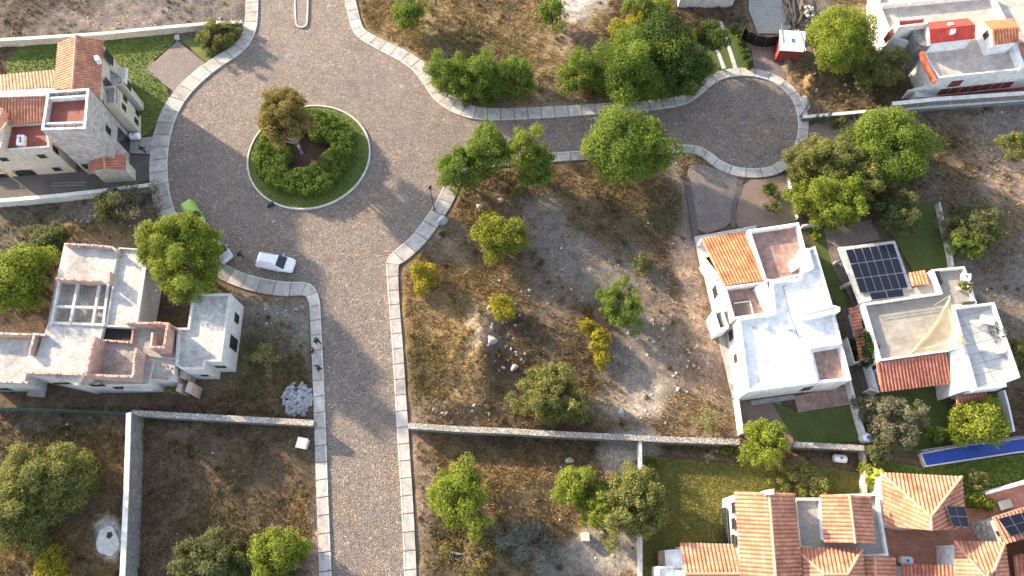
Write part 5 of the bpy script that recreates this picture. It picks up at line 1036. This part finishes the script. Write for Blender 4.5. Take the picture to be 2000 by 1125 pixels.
# ---------------------------------------------------------------- cars
def car(px, py, ang, paint, label, L=4.4, Wd=1.8, suv=True):
    b = P(px, py, .7); root = thing('parked_car', Vector((b.x, b.y, .02)), label, 'car', None, ang); hw = Wd/2; H = 1.62 if suv else 1.45
    # stations x(from rear), half width, z low, z belt, z top, top half width
    S = [(-.5, .80, .42, .78, .80, .70), (-.485, .90, .3, .9, .95, .8), (-.45, .96, .28, .95, 1.02, .86)] + ([(-.42, .98, .28, .97, H-.12, .68), (-.36, 1., .28, .97, H-.02, .70)] if suv else [(-.36, .99, .28, .97, 1.05, .8), (-.26, 1., .28, .97, H-.04, .68)])
    S += [(-.2, 1, .28, .96, H, .71), (0., 1, .28, .95, H, .71), (.1, 1, .28, .94, H-.04, .72), (.3, 1, .28, .92, .99, .84), (.37, .97, .28, .86, .94, .8), (.45, .9, .29, .74, .82, .74), (.485, .8, .32, .64, .7, .66), (.5, .68, .42, .56, .58, .56)]
    vs = []; 
    for (x, w, zl, zb, zt, tw) in S:
        X = x*L; w *= hw; tw *= hw; pr = [(w*.9, zl), (w, zl+.18), (w, (zl+zb)/2+.08), (w*.965, zb), (tw*.995, zt-.03), (tw*.8, zt), (0, zt+.015)]
        pr = pr+[(-a, c) for a, c in pr[-2::-1]]; vs.append([(X, a, c) for a, c in pr])
    m = MB(); k = len(vs[0]); m.v = [p for s_ in vs for p in s_]
    for i in range(len(vs)-1):
        for j in range(k-1): m.f.append((i*k+j, (i+1)*k+j, (i+1)*k+j+1, i*k+j+1)); m.mi.append(0); m.uv.append([(0, 0)]*4)
        m.f.append((i*k+k-1, (i+1)*k+k-1, (i+1)*k, i*k)); m.mi.append(0); m.uv.append([(0, 0)]*4)
    m.f.append(tuple(range(k))); m.mi.append(0); m.uv.append([(0, 0)]*k); m.f.append(tuple(range((len(vs)-1)*k, len(vs)*k))[::-1]); m.mi.append(0); m.uv.append([(0, 0)]*k)
    m.obj('body', paint, root, smooth=False, bevel=.03)
    iw = len(S)-7; ir = iw+1   # windscreen between station iw(top) and ir(base)
    def q(name, pts, off, mat): 
        mm = MB(); pts = [Vector(p) for p in pts]; n = (pts[1]-pts[0]).cross(pts[2]-pts[0]).normalized(); c = sum(pts, Vector())/len(pts)
        if n.dot(c-Vector((0, 0, .7))) < 0: n = -n
        mm.add([p+n*off for p in pts], [tuple(range(len(pts)))]); return mm.obj(name, mat, root)
    it = [i for i, s_ in enumerate(S) if s_[0] == .1][0]
    def surf(name, i0, f0, f1, mat='glass'):
        mm = MB(); A0 = [Vector(p) for p in vs[i0]]; B0 = [Vector(p) for p in vs[i0+1]]; n = (B0[6]-A0[6]).cross(Vector((0, 1, 0))); n = n.normalized(); n = -n if n.z < 0 else n
        row = [[A0[k_].lerp(B0[k_], f)*1.0+n*.022 for k_ in (4, 5, 6, 7, 8)] for f in (f0, f1)]; row[0][0].z += .01
        mm.add(row[0]+row[1], [(a, a+1, a+6, a+5) for a in range(4)]); return mm.obj(name, mat, root)
    surf('windscreen', it, .03, .96)
    if suv: surf('rear_window', 2, .15, .9)
    else: surf('rear_window', 3, .05, .92)
    for sg in (3, 4), (9, 8):
        lo = [Vector(vs[i][sg[0]]) for i in range(4, it+2)]; hi = [Vector(vs[i][sg[1]]) for i in range(4, it+2)]
        pts = [l.lerp(u, .12) for l, u in zip(lo[:-1], hi[:-1])]+[lo[-1].lerp(lo[-2], .15)]+[hi[-2].lerp(lo[-2], .12)]+[u.lerp(l, .12) for l, u in zip(lo[:-2], hi[:-2])][::-1]
        q('side_window', pts, .015, 'glass')
    for sx in (-.31, .31):
        for sy in (-1, 1):
            wm = MB(); wm.bar((sx*L, sy*(hw-.22), .33), (sx*L, sy*(hw+.0), .33), .33, 20); wo = wm.obj('wheel', 'rubber', root); rm = MB(); rm.bar((sx*L, sy*(hw-.02), .33), (sx*L, sy*(hw+.012), .33), .2, 12); rm.obj('rim', 'rim', wo)
    for sy in (-1, 1):
        hm = MB(); hm.box((L*.462, sy*hw*.66, .73), (.2, .34, .12), sy*-.35); hm.obj('headlight', 'lamp', root, bevel=.02); tm = MB(); tm.box((-L*.478, sy*hw*.76, .88), (.12, .22, .26), sy*.2); tm.obj('tail_light', 'redlamp', root, bevel=.02)
        mm = MB(); mm.box((L*.17, sy*(hw+.09), 1.0), (.13, .2, .13)); mm.obj('mirror', paint, root, bevel=.03)
        if suv: rl = MB(); rl.bar((-L*.34, sy*hw*.62, H+.03), (L*.05, sy*hw*.62, H+.03), .02, 5); rl.obj('roof_rail', 'greymetal', root)
    gm = MB(); gm.box((L*.493, 0, .5), (.06, .9, .16)); gm.obj('grille', 'iron', root)
    return root
def heading(p, q): a, b = P(*p), P(*q); return math.atan2(b.y-a.y, b.x-a.x)
car(538, 513, heading((503,507),(574,520)), 'carwhite', 'white family car parked alone on the cobbles with its dark windscreen showing', 4.5, 1.86)
car(424, 483, heading((405,460),(447,508)), 'carsilver', 'pale silver car with only its front end out from under the feathery tree', 4.5, 1.8, False)
car(378, 418, heading((366,400),(388,436)), 'cargreen', 'small lime green car with its tail sticking out above the feathery tree', 3.7, 1.65)
# ---------------------------------------------------------------- people
def person(px, py, rz, label, stride=.25, armf=.3, top='black', low='jeans', bag=False):
    b = P(px, py, 0); b.z = .14 if px > 600 or px < 300 else .02; root = thing('person', b, label, 'person', None, rz)
    def skin(name, vs, es, rs, mat, rootv=0):
        me = bpy.data.meshes.new(name); me.from_pydata(vs, es, []); o = link(name, me, mat, root); o.modifiers.new('s', 'SKIN')
        for i, r_ in enumerate(rs): me.skin_vertices[0].data[i].radius = (r_, r_) if not isinstance(r_, tuple) else r_
        me.skin_vertices[0].data[rootv].use_root = True; s = o.modifiers.new('u', 'SUBSURF'); s.levels = s.render_levels = 1; return o
    f = stride; v = [(0, 0, .95), (.0, 0, 1.15), (.01, 0, 1.38), (.02, 0, 1.5), (.04, 0, 1.6), (.05, 0, 1.7)]; r_ = [.14, .12, .13, .055, .09, .075]; e = [(0, 1), (1, 2), (2, 3), (3, 4), (4, 5)]
    for s, k in ((1, 1), (-1, -1)):
        n = len(v); v += [(0, .09*s, .9), (f*.45*k+.04, .1*s, .5), (f*k, .1*s, .09), (f*k+.16, .11*s, .04)]; r_ += [.09, .062, .042, .036]; e += [(0, n), (n, n+1), (n+1, n+2), (n+2, n+3)]
        n = len(v); a = -armf*k; v += [(0, .19*s, 1.38), (a*.35, .24*s, 1.12), (a+.08, .25*s, .9), (a+.11, .25*s, .83)]; r_ += [.055, .042, .032, .028]; e += [(2, n), (n, n+1), (n+1, n+2), (n+2, n+3)]
        for q, dy in enumerate((-.03, -.012, .006, .024)):
            m_ = len(v); v += [(a+.11+.01*q, .25*s+dy, .77), (a+.13, .25*s+dy, .735-.004*q)]; r_ += [.009, .008]; e += [(n+3, m_), (m_, m_+1)]
        m_ = len(v); v += [(a+.15, .25*s-.02*s, .8)]; r_ += [.01]; e += [(n+3, m_)]
    skin('body', v, e, r_, 'skin')
    skin('trousers', [(0, 0, .97)]+[p for s in (1, -1) for p in ((0, .09*s, .88), (f*.45*s+.04, .1*s, .5), (f*s, .1*s, .12))], [(0, 1), (1, 2), (2, 3), (0, 4), (4, 5), (5, 6)], [.19, .135, .1, .08, .135, .1, .08], low)
    skin('jacket', [(0, 0, .95), (0, 0, 1.16), (.01, 0, 1.4)]+[p for s in (1, -1) for p in ((0, .19*s, 1.39), (-armf*s*.35, .24*s, 1.12), (-armf*s+.07, .25*s, .92))], [(0, 1), (1, 2), (2, 3), (3, 4), (4, 5), (2, 6), (6, 7), (7, 8)], [.2, .185, .19, .1, .08, .065, .1, .08, .065], top)
    skin('hair', [(.02, 0, 1.64), (.03, 0, 1.72)], [(0, 1)], [.125, .11], 'hair')
    m = MB()
    for s in (-.035, .035): m.box((.135, s, 1.63), (.012, .02, .012))
    m.box((.15, 0, 1.6), (.03, .02, .035)); m.box((.135, 0, 1.565), (.01, .045, .01)); m.obj('face', 'hair', root)
    return root
person(474, 503, 2.2, 'person in black clothes walking on the cobbles between the two pale cars', .28)
person(623, 671, -.6, 'uppermost of the three people on the pavement, dressed all in black', .3)
person(616, 691, 2.6, 'middle one of the three people on the pavement, with a bare tan arm', .2, top='black', low='tan')
person(626, 724, 0.4, 'lowest of the three people on the pavement, in a dark jacket', .22)
person(286, 300, 1.2, 'person in dark clothes standing at the entrance path of the tower house', .1)
# ---------------------------------------------------------------- street furniture and loose things
def street_lamp(base, label, h=5.0):
    b = P(*base); b.z = .13; root = thing('street_lamp', b, label, 'street lamp'); m = MB(); m.bar((0, 0, 0), (0, 0, .5), .11, 10, r2=.08); m.bar((0, 0, .5), (0, 0, h), .06, 8, r2=.045); m.obj('pole', 'iron', root)
    m = MB(); m.bar((-.35, 0, h-.15), (.35, 0, h-.15), .03, 6); m.bar((0, 0, h-.5), (.3, 0, h-.15), .02, 5); m.obj('bracket', 'iron', root)
    m = MB(); m.bar((0, 0, h-.02), (0, 0, h+.3), .14, 8, r2=.22); m.obj('lantern', 'greymetal', root); m = MB(); m.bar((0, 0, h+.3), (0, 0, h+.5), .27, 8, r2=.04); m.obj('lantern_cap', 'iron', root)
street_lamp((849, 411), 'black street lamp on the plaza pavement beside the pale boulder'); street_lamp((1563, 229), 'dark street lamp at the edge of the turning circle')
RKV = []
for k in range(6):
    q = random.Random(k+50); bm = bmesh.new(); bmesh.ops.create_icosphere(bm, subdivisions=2, radius=1)
    for v in bm.verts:
        d = v.co.copy(); f = 1+.18*math.sin(d.x*3+k)+.15*math.sin(d.y*4+2*k)+.12*q.uniform(-1, 1); v.co = Vector((d.x*f*1.15, d.y*f*.95, d.z*f*.75))
        for pl in range(3):
            n = Vector((math.cos(k+pl*2.1), math.sin(k*1.7+pl*2.), .4)).normalized(); s = v.co.dot(n)
            if s > .62: v.co -= n*(s-.62)
    me = bpy.data.meshes.new('rock'); bm.to_mesh(me); bm.free(); RKV.append(me)
for k, me in enumerate(RKV): me.materials.append(M['stone'])
RKG = []
for me in RKV[:5]: g = me.copy(); g.materials.clear(); g.materials.append(M['greystone']); RKG.append(g)
def rock(px, py, s, label, group=None, z=None, grey=False, name='rock', cat='rock', k=None, rnd=random):
    b = P(px, py, 0); me = (RKG if grey else RKV)[rnd.randrange(5) if k is None else k]; o = bpy.data.objects.new(name, me); C.objects.link(o)
    o.location = (b.x, b.y, (gz(b.x, b.y) if z is None else z)+s*.25); o.scale = (s, s, s); o.rotation_euler = (rnd.uniform(-.3, .3), rnd.uniform(-.3, .3), rnd.uniform(0, 6)); tag(o, label, cat, group)
rock(866, 432, .75, 'pale grey boulder standing beside the plaza street lamp', name='boulder', cat='boulder', grey=True, k=1)
rock(1571, 203, .9, 'whitish boulder beside the turning circle lamp', name='boulder', cat='boulder', k=2)
rock(960, 668, .6, 'biggest pale boulder on the lit dirt bank of the central lot', name='boulder', cat='boulder', k=0)
rock(1005, 718, .45, 'grey white boulder at the foot of the dirt bank', name='boulder', cat='boulder', k=3)
rock(1213, 806, .5, 'flat pale boulder at the lower left corner of the grey gravel patch', name='boulder', cat='boulder', k=4)
rock(1112, 900, .42, 'round pale stone below the long stone wall', name='boulder', cat='boulder', k=2)
rock(936, 404, .4, 'dark mossy stone below the street trees in the central lot', name='boulder', cat='boulder', k=3)
rock(978, 392, .38, 'white topped upright stone left of the orange dry bush', name='boulder', cat='boulder', k=1)
qr = random.Random(77)
for cx, cy, sx, sy, n in ((985,640,45,50,26),(1330,730,40,70,16),(880,800,50,20,12),(1260,640,60,50,10),(990,700,30,30,8),(180,425,60,16,12),(730-560,30,90,20,8),(1000,560,60,60,6),(560,600,40,20,6),(1680,175,30,10,8),(440,40,25,10,6)):
    for i in range(n): rock(qr.gauss(cx, sx*.6), qr.gauss(cy, sy*.6), qr.uniform(.1, .26), 'loose pale stone lying on the dry ground of an empty lot', 'loose stones on the empty lots', rnd=qr)
for i in range(150):
    a = qr.uniform(0, 6.28); q = math.sqrt(qr.random()); px, py = 581+28*q*math.cos(a), 781+33*q*math.sin(a); z = .9*(1-q*q)*qr.uniform(.5, 1)
    rock(px, py, qr.uniform(.2, .36), 'grey blue broken rock in the heap beside the pavement', 'rocks heaped beside the pavement', z=z, grey=True, rnd=qr)
for i in range(14): rock(1705-125+qr.uniform(-9, 9), 27+qr.uniform(-10, 10), qr.uniform(.2, .32), 'white filled sack in the heap behind the shed', 'white sacks behind the shed', z=qr.uniform(.05, .5), name='sack', cat='sack', rnd=qr)
m = MB(P(529,399)); m.box(P(529,399,.18), (.7, .5, .36), .5); m.box(P(525,402,.12), (.5, .35, .24), 1.2); tag(m.obj('rubbish_bag', 'iron', None, bevel=.12), 'dark rubbish bag lying by the roundabout kerb', 'bag')
for i, (x, y) in enumerate(((640,760),(720,1010),(700,470),(1450,240),(560,110))):
    b = P(x, y, .004); m = MB(b); m.bar(b, b+Vector((0, 0, .012)), .33, 20); tag(m.obj('manhole_cover', 'greymetal'), 'round iron manhole cover set in the cobbles '+('beside the three people','low down the straight road','right below the roundabout','inside the turning circle','near the north median')[i], 'manhole cover')
# concrete cubes
def cube(px, py, s, h_, rz, label, mat='beam'):
    b = P(px, py); root = thing('meter_box', Vector((b.x, b.y, gz(b.x, b.y))), label, 'box', None, rz); m = MB(); m.box((0, 0, h_/2-.1), (s, s, h_+.2)); m.obj('housing', 'whitewash', root, bevel=.02); m = MB(); m.box((0, 0, h_+.05), (s*1.1, s*1.1, .09)); m.obj('lid', mat, root, bevel=.02)
cube(594, 868, 1.0, .7, -.2, 'white concrete box beside the pavement under the rubble topped wall'); cube(1142, 1049, .75, .7, 0, 'small white concrete box in the lower lot near the thin white wall'); cube(347, 74, .6, .3, .3, 'square white drain box at the corner of the lawn drive')
def tank(px, py, L, r, rz, z, label, lay=True):
    b = P(px, py, z); root = thing('tank', Vector((b.x, b.y, z)), label, 'tank', None, rz); m = MB()
    if lay:
        m.bar((-L/2, 0, r+.1), (L/2, 0, r+.1), r, 16); m.bar((-L/2-.15, 0, r+.1), (-L/2, 0, r+.1), r*.6, 16, r2=r); m.bar((L/2, 0, r+.1), (L/2+.15, 0, r+.1), r, 16, r2=r*.6); m.obj('shell', 'plastic', root, smooth=False)
        for s in (-1, 1): m = MB(); m.box((s*L*.3, 0, .08), (.12, r*1.4, .2)); m.obj('foot', 'greymetal', root)
        m = MB(); m.bar((0, 0, 2*r+.05), (0, 0, 2*r+.2), .12, 10); m.obj('valve_cap', 'bluemark', root)
    else: m.bar((0, 0, 0), (0, 0, L), r, 18); m.bar((0, 0, L), (0, 0, L+.15), r, 18, r2=r*.5); m.obj('shell', 'plastic', root); m = MB(); m.bar((0, 0, L+.1), (0, 0, L+.25), r*.35, 12); m.obj('lid', 'bluemark', root)
tank(1636, 897, 1.1, .42, -.1, .05, 'white cylindrical tank lying on the yellowing lawn'); tank(1764, 1095, 1.0, .4, -.05, .1, 'white gas tank with blue mark in the red yard by the tiled porch'); tank(1932, 1046, .8, .4, 1.3, .1, 'white tank against the crazy marble wall')
tank(268, 271, 1.0, .45, .05, .1, 'white tank beside the arched entrance of the tower house'); tank(1686, 858, 1.0, .5, 0, .1, 'white upright tank with blue lid at the garden wall corner', False)
# timber pile
for i in range(16):
    p = P(1540+qr.uniform(-6, 30), 22+qr.uniform(-16, 14), 0); m = MB((p.x, p.y, 0)); m.box((p.x, p.y, .15+.11*(i % 5)), (.28, qr.uniform(2.6, 4.2), .12), qr.uniform(-.5, .35)); tag(m.obj('timber_beam', 'wood', None), 'weathered timber beam in the loose pile behind the shed', 'timber', 'timber beams piled behind the shed')
root = thing('ladder', P(136, 361), 'metal ladder lying in the yard south of the tower house', 'ladder', None, .02)
m = MB()
for y in (-.22, .22): m.box((0, y, .15), (4.2, .05, .08))
m.obj('rail', 'steel', root); m = MB()
for i in range(14): m.bar((-2+.3*i, -.22, .15), (-2+.3*i, .22, .15), .02, 5)
m.obj('rung', 'steel', root)
root = thing('ladder', P(1563, 80, 2.6), 'white ladder lying across the shed roof', 'ladder', None, 1.7)
m = MB()
for y in (-.2, .2): m.box((0, y, .1), (3.6, .05, .07))
m.obj('rail', 'plastic', root); m = MB()
for i in range(12): m.bar((-1.7+.3*i, -.2, .1), (-1.7+.3*i, .2, .1), .02, 5)
m.obj('rung', 'plastic', root)
# roof furniture of the terrace house
def chair(px, py, z, rz, label):
    b = P(px, py, z); root = thing('chair', Vector((b.x, b.y, z)), label, 'chair', 'white chairs on the grey roof', rz); m = MB(); m.box((0, 0, .42), (.5, .5, .05)); m.obj('seat', 'plastic', root); m = MB(); m.box((-.25, 0, .7), (.05, .5, .5)); m.obj('backrest', 'plastic', root)
    for x in (-.2, .2):
        for y in (-.2, .2): m = MB(); m.bar((x, y, 0), (x, y, .42), .025, 5); m.obj('leg', 'plastic', root)
chair(1909, 632, 3.78, .5, 'white chair left of the lounge bed on the grey roof block')
b = P(1924, 628, 3.78); root = thing('lounge_bed', b, 'white cushioned lounge bed on the grey roof block', 'bed', None, -.2); m = MB(); m.box((0, 0, .45), (1.3, 1.0, .2)); m.obj('cushion', 'plastic', root, bevel=.05); m = MB(); m.box((0, 0, .3), (1.4, 1.1, .08)); m.obj('frame', 'steel', root)
for x in (-.6, .6):
    for y in (-.45, .45): m = MB(); m.bar((x, y, 0), (x, y, .3), .03, 6); m.obj('leg', 'steel', root)
for i, (x, y) in enumerate(((1940,650),(1950,662),(1936,645),(1956,655))):
    b = P(x, y, 3.78); root = thing('bicycle', b, ['dark bicycle','grey bicycle','silver bicycle','brown bicycle'][i]+' leaning among others by the white parapet of the grey roof', 'bicycle', 'bicycles on the grey roof', .6*i); 
    for s in (-.5, .5):
        m = MB()
        for k in range(14): a0, a1 = 6.2832*k/14, 6.2832*(k+1)/14; m.bar((s+.32*math.cos(a0), 0, .33+.32*math.sin(a0)), (s+.32*math.cos(a1), 0, .33+.32*math.sin(a1)), .025, 5)
        m.obj('wheel', 'rubber', root)
    m = MB(); m.bar((-.5, 0, .33), (-.1, 0, .8), .025, 5); m.bar((-.1, 0, .8), (.4, 0, .85), .025, 5); m.bar((.4, 0, .85), (.5, 0, .33), .025, 5); m.bar((0, 0, .3), (-.1, 0, .85), .025, 5); m.bar((0, 0, .3), (.4, 0, .8), .025, 5); m.obj('frame', 'greymetal', root)
    m = MB(); m.bar((.4, -.25, .98), (.4, .25, .98), .02, 5); m.obj('handlebar', 'iron', root); m = MB(); m.box((-.12, 0, .9), (.24, .14, .05)); m.obj('saddle', 'iron', root)
def pot(px, py, z, label, pal='olive'):
    b = P(px, py, z); root = thing('potted_plant', b, label, 'plant'); m = MB(); m.bar((0, 0, 0), (0, 0, .45), .22, 14, r2=.32); m.obj('pot', 'white', root); cs = [(qr.gauss(.1, .3), qr.gauss(0, .3), .8+qr.uniform(-.1, .4)) for _ in range(10)]
    V_, cl_ = leaves(cs, [.2]*10, 40, .13, *PAL[pal], seed=int(px), asp=3); fastmesh('foliage', V_, 4, cl_, 'leaf', root)
pot(1871, 564, 3.2, 'spreading plant in a white pot on the grey terrace')
b = P(1880, 545, 3.2); root = thing('armchair', b, 'white armchair in the upper corner of the grey terrace', 'chair', None, -.3)
m = MB(); m.box((0, 0, .35), (.8, .7, .3)); m.obj('seat', 'plastic', root, bevel=.05); m = MB(); m.box((.35, 0, .65), (.15, .8, .5)); m.obj('backrest', 'plastic', root, bevel=.05); m = MB(); m.box((0, .4, .5), (.8, .12, .3)); m.obj('armrest', 'plastic', root, bevel=.04); m = MB(); m.box((0, -.4, .5), (.8, .12, .3)); m.obj('armrest', 'plastic', root, bevel=.04)
# cactus columns
for i, (x, y) in enumerate(((1588,236),(1597,240),(1606,242),(1612,232))):
    b = P(x, y); root = thing('cactus', b, ['short','slim','tall','stout'][i]+' columnar cactus right of the turning circle lamp', 'cactus', 'columnar cacti by the turning circle'); m = MB(); hh_ = (1.4, 1.7, 2.4, 2.)[i]; m.bar((0, 0, -.1), (.1, 0, hh_), .1, 8, r2=.07); m.bar((0, 0, hh_*.4), (.3, 0, hh_*.55), .06, 7); m.bar((.3, 0, hh_*.55), (.32, 0, hh_*.9), .06, 7, r2=.04); m.obj('stem', plain('cactus_skin_%d' % i, (.05, .09, .05), .7), root)
# banana plant
b = P(1703, 936); root = thing('banana_plant', b, 'banana plant with bright yellow green leaves beside the big hipped roof', 'plant'); m = MB(b)
for i in range(7):
    a = .3+i*.9; L_ = qr.uniform(.9, 1.5); d = Vector((math.cos(a), math.sin(a), 0)); n = Vector((-d.y, d.x, 0)); pr = None
    for k in range(7):
        t_ = k/6; c_ = b+d*L_*t_+Vector((0, 0, 1.6+1.3*t_-1.6*t_*t_)); w_ = .3*math.sin(math.pi*min(1, t_*.9+.1)); cur = (c_-n*w_, c_, c_+n*w_)
        if pr: m.add([pr[0], cur[0], cur[1]+Vector((0, 0, .05)), pr[1]+Vector((0, 0, .05)), cur[2], pr[2]], [(0, 1, 2, 3), (3, 2, 4, 5)])
        pr = cur
m.obj('leaf', plain('banana_leaf', (.28, .34, .03), .6), root); m = MB(); m.bar((0, 0, 0), (0, 0, 1.7), .13, 8, r2=.08); m.obj('stem', 'bark', root)
# ---------------------------------------------------------------- light, sky, camera
SUN_EL = 16; sdir = Vector((-.82, .57, 0)).normalized()*math.cos(R(SUN_EL))+Vector((0, 0, math.sin(R(SUN_EL))))
sl = bpy.data.lights.new('sun', 'SUN'); sl.energy = 4.1; sl.angle = R(1.2); sl.color = (1, .79, .53); so = bpy.data.objects.new('sun', sl); C.objects.link(so); so.rotation_euler = sdir.to_track_quat('Z', 'Y').to_euler(); so.location = (0, 0, 60)
w = bpy.data.worlds.new('World'); bpy.context.scene.world = w; w.use_nodes = True; t = w.node_tree; sk = t.nodes.new('ShaderNodeTexSky'); sk.sky_type = 'NISHITA'; sk.sun_disc = False; sk.sun_elevation = R(SUN_EL); sk.sun_rotation = math.atan2(sdir.x, sdir.y); sk.altitude = 1900; sk.dust_density = 4; sk.ozone_density = .2; sk.air_density = .85
bg = t.nodes['Background']; bg.inputs['Strength'].default_value = .15; hs = t.nodes.new('ShaderNodeHueSaturation'); hs.inputs['Saturation'].default_value = .55; hs.inputs['Value'].default_value = 1.08; t.links.new(sk.outputs[0], hs.inputs['Color']); t.links.new(hs.outputs[0], bg.inputs['Color'])
cd = bpy.data.cameras.new('camera'); cd.sensor_width = 36; cd.lens = FPX/2000*36; cd.clip_end = 3000; co = bpy.data.objects.new('camera', cd); C.objects.link(co); co.location = (0, 0, CH); co.rotation_euler = (PITCH, 0, 0)
S = bpy.context.scene; S.camera = co; S.view_settings.view_transform = 'Standard'; S.view_settings.look = 'None'; S.view_settings.exposure = 1.84; S.view_settings.gamma = 1
S.render.engine = 'CYCLES'; S.cycles.use_denoising = True; S.cycles.max_bounces = 6; S.cycles.diffuse_bounces = 3
